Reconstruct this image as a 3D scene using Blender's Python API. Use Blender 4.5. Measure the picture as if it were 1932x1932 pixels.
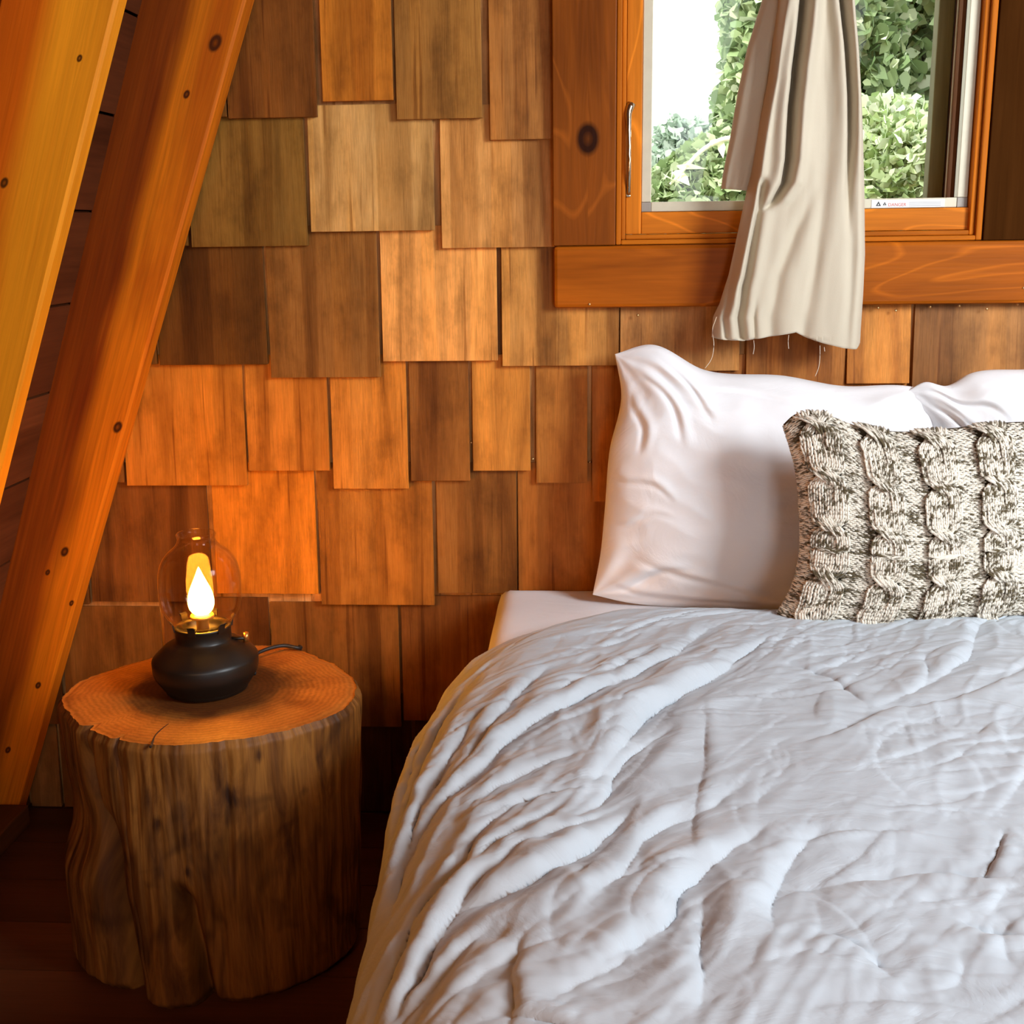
import bpy, math, random
import numpy as np
from mathutils import Matrix, Vector

for o in list(bpy.data.objects):
    bpy.data.objects.remove(o)
SC = bpy.context.scene
COL = SC.collection
random.seed(7)
rng = np.random.default_rng(11)

# ------------------------------------------------------------------ camera
F = 2256.0
_y = np.array([134., 536., -F]); _y /= np.linalg.norm(_y)
_z = -np.array([134., -9534., -F]); _z -= _y * (_z @ _y); _z /= np.linalg.norm(_z)
_x = np.cross(_y, _z)
R = np.stack([_x, _y, _z])
CP = np.array([0.0, -2.05, 1.06])
cam = bpy.data.cameras.new('camera')
cam.sensor_width = 36; cam.lens = 36 * F / 1932; cam.clip_start = 0.02
co = bpy.data.objects.new('camera', cam)
M = Matrix(R.tolist()).to_4x4(); M.translation = Vector(CP)
co.matrix_world = M
COL.objects.link(co); SC.camera = co

# ------------------------------------------------------------------ world and light
W = bpy.data.worlds.new('sky'); SC.world = W; W.use_nodes = True
W.node_tree.nodes['Background'].inputs[0].default_value = (0.93, 0.97, 1.0, 1)
W.node_tree.nodes['Background'].inputs[1].default_value = 2.6

def sun(name, d, strength, col, ang):
    l = bpy.data.lights.new(name, 'SUN'); l.energy = strength; l.color = col; l.angle = ang
    o = bpy.data.objects.new(name, l); COL.objects.link(o)
    o.rotation_euler = Vector(d).to_track_quat('-Z', 'Y').to_euler()
def area(name, loc, target, sx, sy, power, col):
    l = bpy.data.lights.new(name, 'AREA'); l.shape = 'RECTANGLE'; l.size = sx; l.size_y = sy
    l.energy = power; l.color = col
    o = bpy.data.objects.new(name, l); COL.objects.link(o); o.location = loc
    o.rotation_euler = (Vector(target) - Vector(loc)).to_track_quat('-Z', 'Y').to_euler()
sun('sun', (0.55, 0.62, -0.75), 5.5, (1.0, 0.96, 0.86), 0.01)
# daylight through the dormer window of the right slope, and through the glazed door in the gable behind
area('daylight_dormer', (1.66, -1.72, 1.62), (0.35, -0.3, 0.7), 0.66, 0.66, 56, (0.88, 0.95, 1.0))
area('daylight_door', (0.95, -4.25, 1.40), (0.3, -0.2, 0.8), 0.9, 1.7, 18, (0.90, 0.96, 1.0))

def point(name, loc, power, col, rad):
    l = bpy.data.lights.new(name, 'POINT'); l.energy = power; l.color = col; l.shadow_soft_size = rad
    o = bpy.data.objects.new(name, l); COL.objects.link(o); o.location = loc
point('warm_fill_left', (-.60, -2.05, .95), 10, (1.0, .42, .09), .08)  # added warm light, unseen at the left, no fixture; warms bed, stump and rafters

SC.view_settings.view_transform = 'Standard'
SC.view_settings.look = 'None'
SC.view_settings.exposure = 0.0
SC.view_settings.gamma = 1.0
SC.view_settings.use_curve_mapping = False

# ------------------------------------------------------------------ measuring helpers
def ray(px, py): return R @ np.array([px - 966., 966. - py, -F])
def Y(px, py, y=0.0):
    d = ray(px, py); return CP + d * (y - CP[1]) / d[1]
def Z(px, py, z):
    d = ray(px, py); return CP + d * (z - CP[2]) / d[2]
def lean(px, py, y0, z0, k):          # plane y = y0 + k (z - z0)
    d = ray(px, py)
    t = (y0 + k * (CP[2] - z0) - CP[1]) / (d[1] - k * d[2]); return CP + d * t
def S(r, g, b, a=1.0):
    def f(c):
        c /= 255.0
        return c / 12.92 if c <= 0.04045 else ((c + 0.055) / 1.055) ** 2.4
    return (f(r), f(g), f(b), a)

# ------------------------------------------------------------------ noise
_perm = rng.permutation(512)
_ga = rng.uniform(0, 2 * np.pi, 1024); _gx = np.cos(_ga); _gy = np.sin(_ga)
def pn(x, y):
    x = np.asarray(x, float); y = np.asarray(y, float)
    xi = np.floor(x).astype(int); yi = np.floor(y).astype(int)
    fx = x - xi; fy = y - yi
    def g(i, j, dx, dy):
        h = (_perm[(i + _perm[j & 511]) & 511]) * 2 % 1024
        return _gx[h] * dx + _gy[h] * dy
    u = fx * fx * fx * (fx * (fx * 6 - 15) + 10); v = fy * fy * fy * (fy * (fy * 6 - 15) + 10)
    a = g(xi, yi, fx, fy); b = g(xi + 1, yi, fx - 1, fy)
    c = g(xi, yi + 1, fx, fy - 1); d = g(xi + 1, yi + 1, fx - 1, fy - 1)
    return (a + u * (b - a)) * (1 - v) + (c + u * (d - c)) * v
def sstep(a, b, x):
    t = np.clip((x - a) / (b - a), 0, 1); return t * t * (3 - 2 * t)

# ------------------------------------------------------------------ object helpers
def link(o, parent=None):
    COL.objects.link(o)
    if parent is not None: o.parent = parent
    return o
def tag(o, label=None, cat=None, group=None, kind=None):
    if label: o['label'] = label
    if cat: o['category'] = cat
    if group: o['group'] = group
    if kind: o['kind'] = kind
    return o
def empty(name, loc=(0, 0, 0)):
    o = bpy.data.objects.new(name, None); o.location = loc; o.empty_display_size = 0.05
    return link(o)
def mesh(name, V, Fc, mat, parent=None, smooth=False, attrs=None, uv=None):
    V = np.asarray(V, float)
    off = np.zeros(3)
    q_ = parent
    while q_ is not None: off = off + np.array(q_.location); q_ = q_.parent
    me = bpy.data.meshes.new(name)
    Fa = np.asarray(Fc) if not isinstance(Fc, list) else None
    if Fa is not None and Fa.ndim == 2:
        n, k = Fa.shape
        me.vertices.add(len(V)); me.vertices.foreach_set('co', (V - off).ravel())
        me.loops.add(n * k); me.loops.foreach_set('vertex_index', Fa.ravel().astype(np.int32))
        me.polygons.add(n)
        me.polygons.foreach_set('loop_start', (np.arange(n) * k).astype(np.int32))
        me.polygons.foreach_set('loop_total', np.full(n, k, np.int32))
        me.update(calc_edges=True)
    else:
        me.from_pydata((V - off).tolist(), [], Fc)
    me.validate()
    for an, (tp, arr) in (attrs or {}).items():
        a = me.attributes.new(an, tp, 'POINT')
        a.data.foreach_set('color' if tp == 'FLOAT_COLOR' else 'vector', np.asarray(arr, float).ravel())
    if smooth: me.polygons.foreach_set('use_smooth', np.ones(len(me.polygons), bool))
    if mat: me.materials.append(mat)
    me.update()
    return link(bpy.data.objects.new(name, me), parent)
def gridfaces(nr, nc, wrapc=False):
    i = np.arange(nr - 1)[:, None]; j = np.arange(nc if wrapc else nc - 1)[None, :]
    a = i * nc + j; b = i * nc + (j + 1) % nc; c = (i + 1) * nc + (j + 1) % nc; d = (i + 1) * nc + j
    return np.stack([a, b, c, d], -1).reshape(-1, 4)
def bevel(o, w, seg=2, ang=0.6):
    m = o.modifiers.new('bevel', 'BEVEL'); m.width = w; m.segments = seg; m.limit_method = 'ANGLE'; m.angle_limit = ang
    return o
class WB:
    """wooden blocks: each block keeps grain coordinates (across, depth, along) and a colour"""
    def __init__(s): s.v = []; s.f = []; s.g = []; s.c = []
    def hexa(s, P, G, col):
        n = len(s.v); s.v += [tuple(p) for p in P]; s.g += [tuple(q) for q in G]; s.c += [tuple(col)] * 8
        s.f += [[n + k for k in q] for q in ((0, 3, 2, 1), (4, 5, 6, 7), (0, 1, 5, 4), (1, 2, 6, 5), (2, 3, 7, 6), (3, 0, 4, 7))]
    def box(s, x0, x1, y0, y1, z0, z1, col=(.3, .15, .05, 1), axis='z', rnd=True, off=None):
        P = [(x0, y0, z0), (x1, y0, z0), (x1, y1, z0), (x0, y1, z0), (x0, y0, z1), (x1, y0, z1), (x1, y1, z1), (x0, y1, z1)]
        o = off if off is not None else ((random.uniform(0, 9), 0, random.uniform(0, 9)) if rnd else (0, 0, 0))
        if axis == 'z': G = [(p[0] + o[0], p[1], p[2] + o[2]) for p in P]
        elif axis == 'x': G = [(p[2] + o[0], p[1], p[0] + o[2]) for p in P]
        else: G = [(p[2] + o[0], p[0], p[1] + o[2]) for p in P]
        s.hexa(P, G, col)
    def build(s, name, mat, parent=None, bev=0.0):
        o = mesh(name, s.v, s.f, mat, parent, attrs={'gco': ('FLOAT_VECTOR', s.g), 'col': ('FLOAT_COLOR', s.c)})
        if bev: bevel(o, bev)
        return o
def tube(name, pts, r, mat, parent=None, n=8, closed_ends=True):
    pts = [Vector(p) for p in pts]; V = []; k = len(pts)
    rr = r if isinstance(r, (list, tuple)) else [r] * k
    up = Vector((0, 0, 1))
    for i, p in enumerate(pts):
        t = (pts[min(i + 1, k - 1)] - pts[max(i - 1, 0)]).normalized()
        a = t.cross(up)
        if a.length < 1e-3: a = t.cross(Vector((0, 1, 0)))
        a.normalize(); b = t.cross(a).normalized()
        for j in range(n):
            w = 2 * math.pi * j / n
            V.append(tuple(p + (a * math.cos(w) + b * math.sin(w)) * rr[i]))
    Fc = gridfaces(k, n, True).tolist() + [list(range(n))[::-1], [(k - 1) * n + j for j in range(n)]]
    return mesh(name, V, Fc, mat, parent, smooth=True)
def lathe(name, prof, mat, parent, c, n=64, tilt=None):
    P = np.array(prof, float); th = np.linspace(0, 2 * np.pi, n, endpoint=False)
    V = np.stack([P[:, None, 0] * np.cos(th) + c[0], P[:, None, 0] * np.sin(th) + c[1], np.repeat(P[:, None, 1], n, 1) + c[2]], -1).reshape(-1, 3)
    return mesh(name, V, gridfaces(len(P), n, True), mat, parent, smooth=True)
def interp_poly(pts, n, smooth=True):
    P = np.array(pts, float); d = np.r_[0, np.cumsum(np.linalg.norm(np.diff(P, axis=0), axis=1))]; d /= d[-1]
    t = np.linspace(0, 1, n)
    if not smooth: return np.stack([np.interp(t, d, P[:, k]) for k in range(P.shape[1])], -1)
    m = np.gradient(P, d, axis=0) if len(P) > 2 else np.repeat((P[1:] - P[:1]), 2, 0)
    i = np.clip(np.searchsorted(d, t) - 1, 0, len(d) - 2); h = (d[i + 1] - d[i]); u = ((t - d[i]) / h)[:, None]; h = h[:, None]
    return (2*u**3-3*u**2+1)*P[i] + (u**3-2*u**2+u)*h*m[i] + (-2*u**3+3*u**2)*P[i+1] + (u**3-u**2)*h*m[i+1]

# ------------------------------------------------------------------ materials
def newmat(name):
    m = bpy.data.materials.new(name); m.use_nodes = True
    nt = m.node_tree; b = nt.nodes['Principled BSDF']
    return m, nt, b
def N(nt, t, **k):
    n = nt.nodes.new(t)
    for a, v in k.items(): setattr(n, a, v)
    return n
def mathn(nt, op, a, b=None, c=None):
    n = N(nt, 'ShaderNodeMath', operation=op)
    for i, q in enumerate((a, b, c)):
        if q is None: continue
        if isinstance(q, (int, float)): n.inputs[i].default_value = q
        else: nt.links.new(q, n.inputs[i])
    return n.outputs[0]
def mix(nt, blend, fac, a, b):
    n = N(nt, 'ShaderNodeMix', data_type='RGBA', blend_type=blend)
    for idx, q in ((0, fac), (6, a), (7, b)):
        if isinstance(q, (int, float)): n.inputs[idx].default_value = q
        elif isinstance(q, (tuple, list)): n.inputs[idx].default_value = q
        else: nt.links.new(q, n.inputs[idx])
    return n.outputs[2]
def ramp(nt, src, stops, interp='LINEAR'):
    n = N(nt, 'ShaderNodeValToRGB'); n.color_ramp.interpolation = interp
    e = n.color_ramp.elements
    while len(e) < len(stops): e.new(0.5)
    for q, (p, c) in zip(e, stops):
        q.position = p; q.color = c if len(c) == 4 else (*c, 1)
    nt.links.new(src, n.inputs[0]); return n.outputs[0]
def noise(nt, vec, scale=1.0, detail=3, rough=0.55, dist=0.0):
    n = N(nt, 'ShaderNodeTexNoise'); n.inputs['Scale'].default_value = scale; n.inputs['Detail'].default_value = detail
    n.inputs['Roughness'].default_value = rough; n.inputs['Distortion'].default_value = dist
    nt.links.new(vec, n.inputs['Vector']); return n.outputs[0]
def vmul(nt, vec, s):
    n = N(nt, 'ShaderNodeVectorMath', operation='MULTIPLY'); nt.links.new(vec, n.inputs[0]); n.inputs[1].default_value = s
    return n.outputs[0]
def vadd(nt, a, b):
    n = N(nt, 'ShaderNodeVectorMath', operation='ADD'); nt.links.new(a, n.inputs[0])
    if isinstance(b, tuple): n.inputs[1].default_value = b
    else: nt.links.new(b, n.inputs[1])
    return n.outputs[0]

def wood(name, contrast=1.0, rough=0.55, streak=(9, 9, 1.1), grain=(150, 150, 6), dark=(0.42, 0.36, 0.30), light=(1.25, 1.2, 1.15),
         knots=(), heart=None, wave=0.0, bump=0.15, spec=0.35, stains=False):
    m, nt, b = newmat(name)
    at = N(nt, 'ShaderNodeAttribute', attribute_name='gco').outputs['Vector']
    base = N(nt, 'ShaderNodeAttribute', attribute_name='col').outputs['Color']
    sep = N(nt, 'ShaderNodeSeparateXYZ'); nt.links.new(at, sep.inputs[0])
    ax, al = sep.outputs[0], sep.outputs[2]
    vec = at
    kmask = None
    for (kx, kz, kr) in knots:
        dx = mathn(nt, 'SUBTRACT', ax, kx); dz = mathn(nt, 'MULTIPLY', mathn(nt, 'SUBTRACT', al, kz), 0.72)
        d = mathn(nt, 'SQRT', mathn(nt, 'ADD', mathn(nt, 'MULTIPLY', dx, dx), mathn(nt, 'MULTIPLY', dz, dz)))
        dzw = mathn(nt, 'MULTIPLY', dz, 0.35)
        dw = mathn(nt, 'SQRT', mathn(nt, 'ADD', mathn(nt, 'MULTIPLY', dx, dx), mathn(nt, 'MULTIPLY', dzw, dzw)))
        # grain pushed aside by the knot
        push = mathn(nt, 'MULTIPLY', mathn(nt, 'EXPONENT', mathn(nt, 'MULTIPLY', mathn(nt, 'DIVIDE', dw, kr * 1.8), -1.0)), mathn(nt, 'SIGN', dx))
        cx_ = N(nt, 'ShaderNodeCombineXYZ'); nt.links.new(mathn(nt, 'MULTIPLY', push, -kr * 1.0), cx_.inputs[0])
        vec = vadd(nt, vec, cx_.outputs[0])
        core = ramp(nt, mathn(nt, 'DIVIDE', d, kr), [(0.0, (.55,) * 3), (0.35, (.75,) * 3), (0.6, (1,) * 3), (1.0, (0,) * 3)])
        kmask = core if kmask is None else mathn(nt, 'MAXIMUM', kmask, core)
    n1 = noise(nt, vmul(nt, vec, streak), 1.0, 4, 0.55, 0.6)
    n2 = noise(nt, vmul(nt, vec, grain), 1.0, 3, 0.6)
    n3 = noise(nt, vmul(nt, vec, tuple(q * 0.35 for q in streak)), 1.0, 2, 0.5)
    c = contrast
    s1 = ramp(nt, n1, [(0.30, tuple(1 + (q - 1) * c for q in dark)), (0.52, (1, 1, 1)), (0.72, tuple(1 + (q - 1) * c for q in light))])
    s2 = ramp(nt, n2, [(0.3, (1 - .22 * c,) * 3), (0.7, (1 + .1 * c,) * 3)])
    s3 = ramp(nt, n3, [(0.35, (1 - .25 * c, 1 - .3 * c, 1 - .3 * c)), (0.65, (1 + .12 * c,) * 3)])
    col = mix(nt, 'MULTIPLY', 1.0, mix(nt, 'MULTIPLY', 1.0, mix(nt, 'MULTIPLY', 1.0, base, s1), s2), s3)
    if stains:      # sapwood bands with a firm edge, and weathered blotches
        bnd = noise(nt, vmul(nt, vec, (16, 1, .35)), 1, 1, .4)
        col = mix(nt, 'MULTIPLY', 1.0, col, ramp(nt, bnd, [(.40, (.74, .68, .60)), (.425, (1, 1, 1)), (.60, (1, 1, 1)), (.62, (1.16, 1.12, 1.0))]))
        blt = noise(nt, vmul(nt, vec, (15, 1, 9)), 1, 5, .62)
        col = mix(nt, 'MULTIPLY', 1.0, col, ramp(nt, blt, [(.34, (.68, .66, .62)), (.5, (1, 1, 1)), (.66, (1.12, 1.17, 1.3))]))
        fib = noise(nt, vmul(nt, vec, (110, 1, 3.2)), 1, 2, .5)
        col = mix(nt, 'MULTIPLY', 1.0, col, ramp(nt, fib, [(.30, (.62, .54, .46)), (.38, (1, 1, 1))]))
    if heart:
        x0, wob, hc = heart          # across position of the heartwood edge, wobble, colour factor
        e = mathn(nt, 'ADD', mathn(nt, 'SUBTRACT', ax, x0), mathn(nt, 'MULTIPLY', mathn(nt, 'SUBTRACT', noise(nt, vmul(nt, vec, (6, 6, 2.2)), 1, 2), 0.5), wob))
        hm = ramp(nt, mathn(nt, 'ADD', mathn(nt, 'MULTIPLY', e, 14), 0.5), [(0.25, (1, 1, 1)), (0.75, (0, 0, 0))])
        col = mix(nt, 'MULTIPLY', hm, col, (*hc, 1))
    if wave:
        wv = noise(nt, vmul(nt, vec, (8, 8, 2.2)), 1, 2, 0.45, 0.5)
        rg = mathn(nt, 'PINGPONG', mathn(nt, 'MULTIPLY', wv, 9.0), 0.5)
        ln = ramp(nt, rg, [(0.0, (1, 1, 1)), (0.10, (0, 0, 0))])
        col = mix(nt, 'MIX', mathn(nt, 'MULTIPLY', ln, wave), col, mix(nt, 'MULTIPLY', 1.0, col, (1.9, 2.0, 2.2, 1)))
    if kmask is not None:
        col = mix(nt, 'MIX', mathn(nt, 'MINIMUM', mathn(nt, 'MULTIPLY', kmask, 1.2), 1.0), col, mix(nt, 'MULTIPLY', 1.0, base, (0.10, 0.07, 0.06, 1)))
    nt.links.new(col, b.inputs['Base Color'])
    b.inputs['Roughness'].default_value = rough
    b.inputs['Specular IOR Level'].default_value = spec
    bp = N(nt, 'ShaderNodeBump'); bp.inputs['Strength'].default_value = bump; bp.inputs['Distance'].default_value = 0.002
    nt.links.new(n2, bp.inputs['Height']); nt.links.new(bp.outputs[0], b.inputs['Normal'])
    return m
def plain(name, col, rough=0.6, metal=0.0, var=0.08, scale=40, bump=0.0, spec=0.5, bscale=None):
    m, nt, b = newmat(name)
    tc = N(nt, 'ShaderNodeTexCoord').outputs['Object']
    n = noise(nt, tc, scale, 3)
    c = mix(nt, 'MULTIPLY', 1.0, col, ramp(nt, n, [(0.3, (1 - var,) * 3), (0.7, (1 + var,) * 3)]))
    nt.links.new(c, b.inputs['Base Color'])
    b.inputs['Roughness'].default_value = rough; b.inputs['Metallic'].default_value = metal
    b.inputs['Specular IOR Level'].default_value = spec
    if bump:
        bp = N(nt, 'ShaderNodeBump'); bp.inputs['Strength'].default_value = bump; bp.inputs['Distance'].default_value = 0.001
        nt.links.new(noise(nt, tc, bscale or scale * 5, 3), bp.inputs['Height']); nt.links.new(bp.outputs[0], b.inputs['Normal'])
    return m
def fabric(name, col, weave=1400, rough=0.9, bump=0.12, crease=0.0, sheen=0.1, trans=0.0):
    m, nt, b = newmat(name)
    tc = N(nt, 'ShaderNodeTexCoord').outputs['Object']
    n = noise(nt, tc, 6, 3)
    c = mix(nt, 'MULTIPLY', 1.0, col, ramp(nt, n, [(0.3, (.96,) * 3), (0.7, (1.03,) * 3)]))
    nt.links.new(c, b.inputs['Base Color']); b.inputs['Roughness'].default_value = rough
    b.inputs['Specular IOR Level'].default_value = 0.2
    b.inputs['Sheen Weight'].default_value = sheen
    bp = N(nt, 'ShaderNodeBump'); bp.inputs['Strength'].default_value = bump; bp.inputs['Distance'].default_value = 0.0008
    nt.links.new(noise(nt, vmul(nt, tc, (1, 1, 1)), weave, 2), bp.inputs['Height'])
    if crease:
        bp2 = N(nt, 'ShaderNodeBump'); bp2.inputs['Strength'].default_value = crease; bp2.inputs['Distance'].default_value = 0.006
        nz = noise(nt, vmul(nt, tc, (9, 15, 12)), 1.0, 5, 0.55, 1.4)
        nt.links.new(mathn(nt, 'ABSOLUTE', mathn(nt, 'SUBTRACT', nz, 0.5)), bp2.inputs['Height'])
        nt.links.new(bp2.outputs[0], bp.inputs['Normal'])
    nt.links.new(bp.outputs[0], b.inputs['Normal'])
    if trans:
        tr = N(nt, 'ShaderNodeBsdfTranslucent'); tr.inputs['Color'].default_value = col
        ms = N(nt, 'ShaderNodeMixShader'); ms.inputs[0].default_value = trans
        nt.links.new(b.outputs[0], ms.inputs[1]); nt.links.new(tr.outputs[0], ms.inputs[2])
        nt.links.new(ms.outputs[0], nt.nodes['Material Output'].inputs['Surface'])
    return m
def thinglass(name, tint, refl=.04, rim=.15):
    m = bpy.data.materials.new(name); m.use_nodes = True; nt = m.node_tree; nt.nodes.clear()
    out = N(nt, 'ShaderNodeOutputMaterial'); t = N(nt, 'ShaderNodeBsdfTransparent'); t.inputs[0].default_value = (*tint, 1)
    g = N(nt, 'ShaderNodeBsdfGlossy'); g.inputs['Roughness'].default_value = 0.01; g.inputs['Color'].default_value = (1, 1, 1, 1)
    lw = N(nt, 'ShaderNodeLayerWeight'); lw.inputs[0].default_value = .5
    fr = mathn(nt, 'ADD', mathn(nt, 'MULTIPLY', mathn(nt, 'POWER', lw.outputs['Facing'], 4.0), rim), refl)
    tc = N(nt, 'ShaderNodeTexCoord').outputs['Object']
    nz = noise(nt, tc, 30, 1)
    bp = N(nt, 'ShaderNodeBump'); bp.inputs['Strength'].default_value = 0.05; bp.inputs['Distance'].default_value = 0.002
    nt.links.new(nz, bp.inputs['Height']); nt.links.new(bp.outputs[0], g.inputs['Normal'])
    ms = N(nt, 'ShaderNodeMixShader')
    nt.links.new(fr, ms.inputs[0]); nt.links.new(t.outputs[0], ms.inputs[1]); nt.links.new(g.outputs[0], ms.inputs[2])
    nt.links.new(ms.outputs[0], out.inputs[0]); return m
def emit(name, col, s):
    m, nt, b = newmat(name)
    b.inputs['Base Color'].default_value = (*col, 1); b.inputs['Emission Color'].default_value = (*col, 1)
    b.inputs['Emission Strength'].default_value = s; return m

m_shingle = wood('cedar_shingle', .72, 0.5, streak=(22, 16, 1.6), grain=(420, 260, 16), bump=0.25, spec=0.15, stains=True)
m_plain_wood = wood('stained_board', 0.8, 0.6, wave=0.0, spec=.1)
m_floor = wood('dark_floorboard', 0.8, 0.4)

# ================================================================== THE ROOM
WX0, WX1, WZ0, WZ1 = 0.052, 0.690, 1.035, 1.78       # window opening in the gable wall
ZTOP = 2.6
def wl(z): return -0.858 + 0.345 * (z - 0.93)          # the sloped wall on the left
def wr(z): return 2.45 - 0.345 * z
b = WB(); wc = S(222, 160, 96)
b.box(-1.4, WX0, 0.0, 0.14, -.08, ZTOP, wc); b.box(WX1, 2.6, 0.0, 0.14, -.08, ZTOP, wc)
b.box(WX0, WX1, 0.0, 0.14, -.08, WZ0, wc); b.box(WX0, WX1, 0.0, 0.14, WZ1, ZTOP, wc)
wall_back = b.build('wall_back', m_shingle); tag(wall_back, kind='structure')

# --- shingles: (xL, xR, y_bottom) in the photograph, course by course
SH = []
def zc(py, px=700): return Y(px, py, -0.018)[2]
rows = [
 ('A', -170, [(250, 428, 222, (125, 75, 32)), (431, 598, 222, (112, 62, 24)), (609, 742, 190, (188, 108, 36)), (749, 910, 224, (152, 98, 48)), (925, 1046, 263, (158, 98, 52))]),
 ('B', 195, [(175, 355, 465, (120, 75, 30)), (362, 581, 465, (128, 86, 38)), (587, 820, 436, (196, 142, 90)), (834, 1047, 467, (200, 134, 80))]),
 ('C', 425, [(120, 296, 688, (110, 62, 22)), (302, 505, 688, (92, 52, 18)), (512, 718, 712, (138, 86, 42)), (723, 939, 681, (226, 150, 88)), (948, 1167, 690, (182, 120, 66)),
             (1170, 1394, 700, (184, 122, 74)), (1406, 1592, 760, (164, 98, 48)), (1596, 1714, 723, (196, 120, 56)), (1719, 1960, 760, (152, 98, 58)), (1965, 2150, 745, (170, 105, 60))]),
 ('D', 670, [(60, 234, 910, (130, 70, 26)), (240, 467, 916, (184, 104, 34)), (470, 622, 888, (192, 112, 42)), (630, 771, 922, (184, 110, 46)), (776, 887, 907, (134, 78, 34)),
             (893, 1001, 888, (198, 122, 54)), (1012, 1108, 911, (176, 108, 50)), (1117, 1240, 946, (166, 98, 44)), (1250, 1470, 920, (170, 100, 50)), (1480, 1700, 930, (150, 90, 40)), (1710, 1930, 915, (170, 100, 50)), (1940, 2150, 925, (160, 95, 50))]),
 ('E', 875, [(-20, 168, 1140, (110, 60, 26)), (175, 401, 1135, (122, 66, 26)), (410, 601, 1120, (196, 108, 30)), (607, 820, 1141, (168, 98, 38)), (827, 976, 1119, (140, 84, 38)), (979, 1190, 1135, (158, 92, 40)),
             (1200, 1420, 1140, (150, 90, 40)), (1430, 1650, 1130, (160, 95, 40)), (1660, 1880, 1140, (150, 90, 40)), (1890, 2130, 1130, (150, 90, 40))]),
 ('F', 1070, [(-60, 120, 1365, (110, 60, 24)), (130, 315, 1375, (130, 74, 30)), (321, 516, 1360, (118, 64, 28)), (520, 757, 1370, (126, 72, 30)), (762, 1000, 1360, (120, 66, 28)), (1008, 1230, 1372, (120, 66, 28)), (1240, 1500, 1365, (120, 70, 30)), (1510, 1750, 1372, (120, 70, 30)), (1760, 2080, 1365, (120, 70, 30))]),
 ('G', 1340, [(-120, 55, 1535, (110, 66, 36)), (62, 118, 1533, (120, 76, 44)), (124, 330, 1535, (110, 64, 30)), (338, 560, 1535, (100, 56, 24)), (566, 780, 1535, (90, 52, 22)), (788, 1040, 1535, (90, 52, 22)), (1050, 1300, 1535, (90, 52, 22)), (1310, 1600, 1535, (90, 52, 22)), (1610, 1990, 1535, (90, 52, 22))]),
]
b = WB()
def shingle(x0, x1, zb, zt, col, thick=0.0095):
    o = (random.uniform(0, 9), 0, random.uniform(0, 9))
    col = (min(col[0] * 1.26, .95), col[1] * 1.40, col[2] * 1.08, 1); yb = -0.0115 - thick; yt = -0.006
    P = [(x0, yb, zb), (x1, yb, zb), (x1, yb + thick, zb), (x0, yb + thick, zb), (x0, yt, zt), (x1, yt, zt), (x1, yt + 0.003, zt), (x0, yt + 0.003, zt)]
    b.hexa(P, [(p[0] + o[0], p[1], p[2] + o[2]) for p in P], col)
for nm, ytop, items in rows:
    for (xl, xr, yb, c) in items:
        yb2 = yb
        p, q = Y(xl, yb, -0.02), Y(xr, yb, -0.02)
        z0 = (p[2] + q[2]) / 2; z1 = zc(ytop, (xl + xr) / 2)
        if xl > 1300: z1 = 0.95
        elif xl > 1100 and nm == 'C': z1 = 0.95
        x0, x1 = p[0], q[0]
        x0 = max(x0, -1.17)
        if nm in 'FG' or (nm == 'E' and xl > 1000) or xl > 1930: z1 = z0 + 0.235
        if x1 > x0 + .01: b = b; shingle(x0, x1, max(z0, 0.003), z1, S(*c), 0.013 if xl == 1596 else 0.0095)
# courses above the frame and right of the window
pal = [(128, 86, 38), (196, 142, 90), (150, 96, 48), (184, 112, 46), (205, 134, 80), (112, 62, 24)]
zz = 1.56
while zz < 2.55:
    x = wl(zz) + .02
    while x < wr(zz) - .1:
        w = random.uniform(.11, .21)
        if not (x + w > WX0 - .1 and x < WX1 + .12 and zz < 1.9): shingle(x, x + w, zz + random.uniform(-.015, .015), zz + .22, S(*random.choice(pal)))
        x += w + random.uniform(.003, .01)
    zz += .2
for k in range(8):
    zz = .02 + k * .2; x = .86
    while x < wr(zz) - .1:
        w = random.uniform(.11, .21); shingle(x, x + w, zz + random.uniform(0, .015), zz + .23, S(*random.choice(pal))); x += w + random.uniform(.003, .01)
sh = b.build('shingle_cladding', m_shingle, wall_back, 0.0006)

# sloping wall on the left: planks run from front to back
b = WB()
n_ = Vector((1, 0, -0.345)).normalized()
z = 1.393 - 0.148 * 10
zs = [1.393 + 0.148 * k for k in range(-9, 9)]
for k in range(len(zs) - 1):
    z0, z1 = max(zs[k] + .0022, 0.0), zs[k + 1] - .0022
    c = S(*random.choice([(92, 48, 24), (100, 54, 28), (84, 44, 22)]))
    P = []
    for (zq, off) in ((z0, 0), (z1, 0)):
        a0 = Vector((wl(zq), 0, zq)); a1 = a0 - n_ * .02
        P.append((a0, a1))
    q = [(P[0][1].x, -4.4, P[0][1].z), (P[0][0].x, -4.4, P[0][0].z), (P[0][0].x, -.002, P[0][0].z), (P[0][1].x, -.002, P[0][1].z),
         (P[1][1].x, -4.4, P[1][1].z), (P[1][0].x, -4.4, P[1][0].z), (P[1][0].x, -.002, P[1][0].z), (P[1][1].x, -.002, P[1][1].z)]
    o = (random.uniform(0, 9), random.uniform(0, 9))
    b.hexa(q, [(p[2] + o[0], p[0], p[1] + o[1]) for p in q], c)
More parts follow.
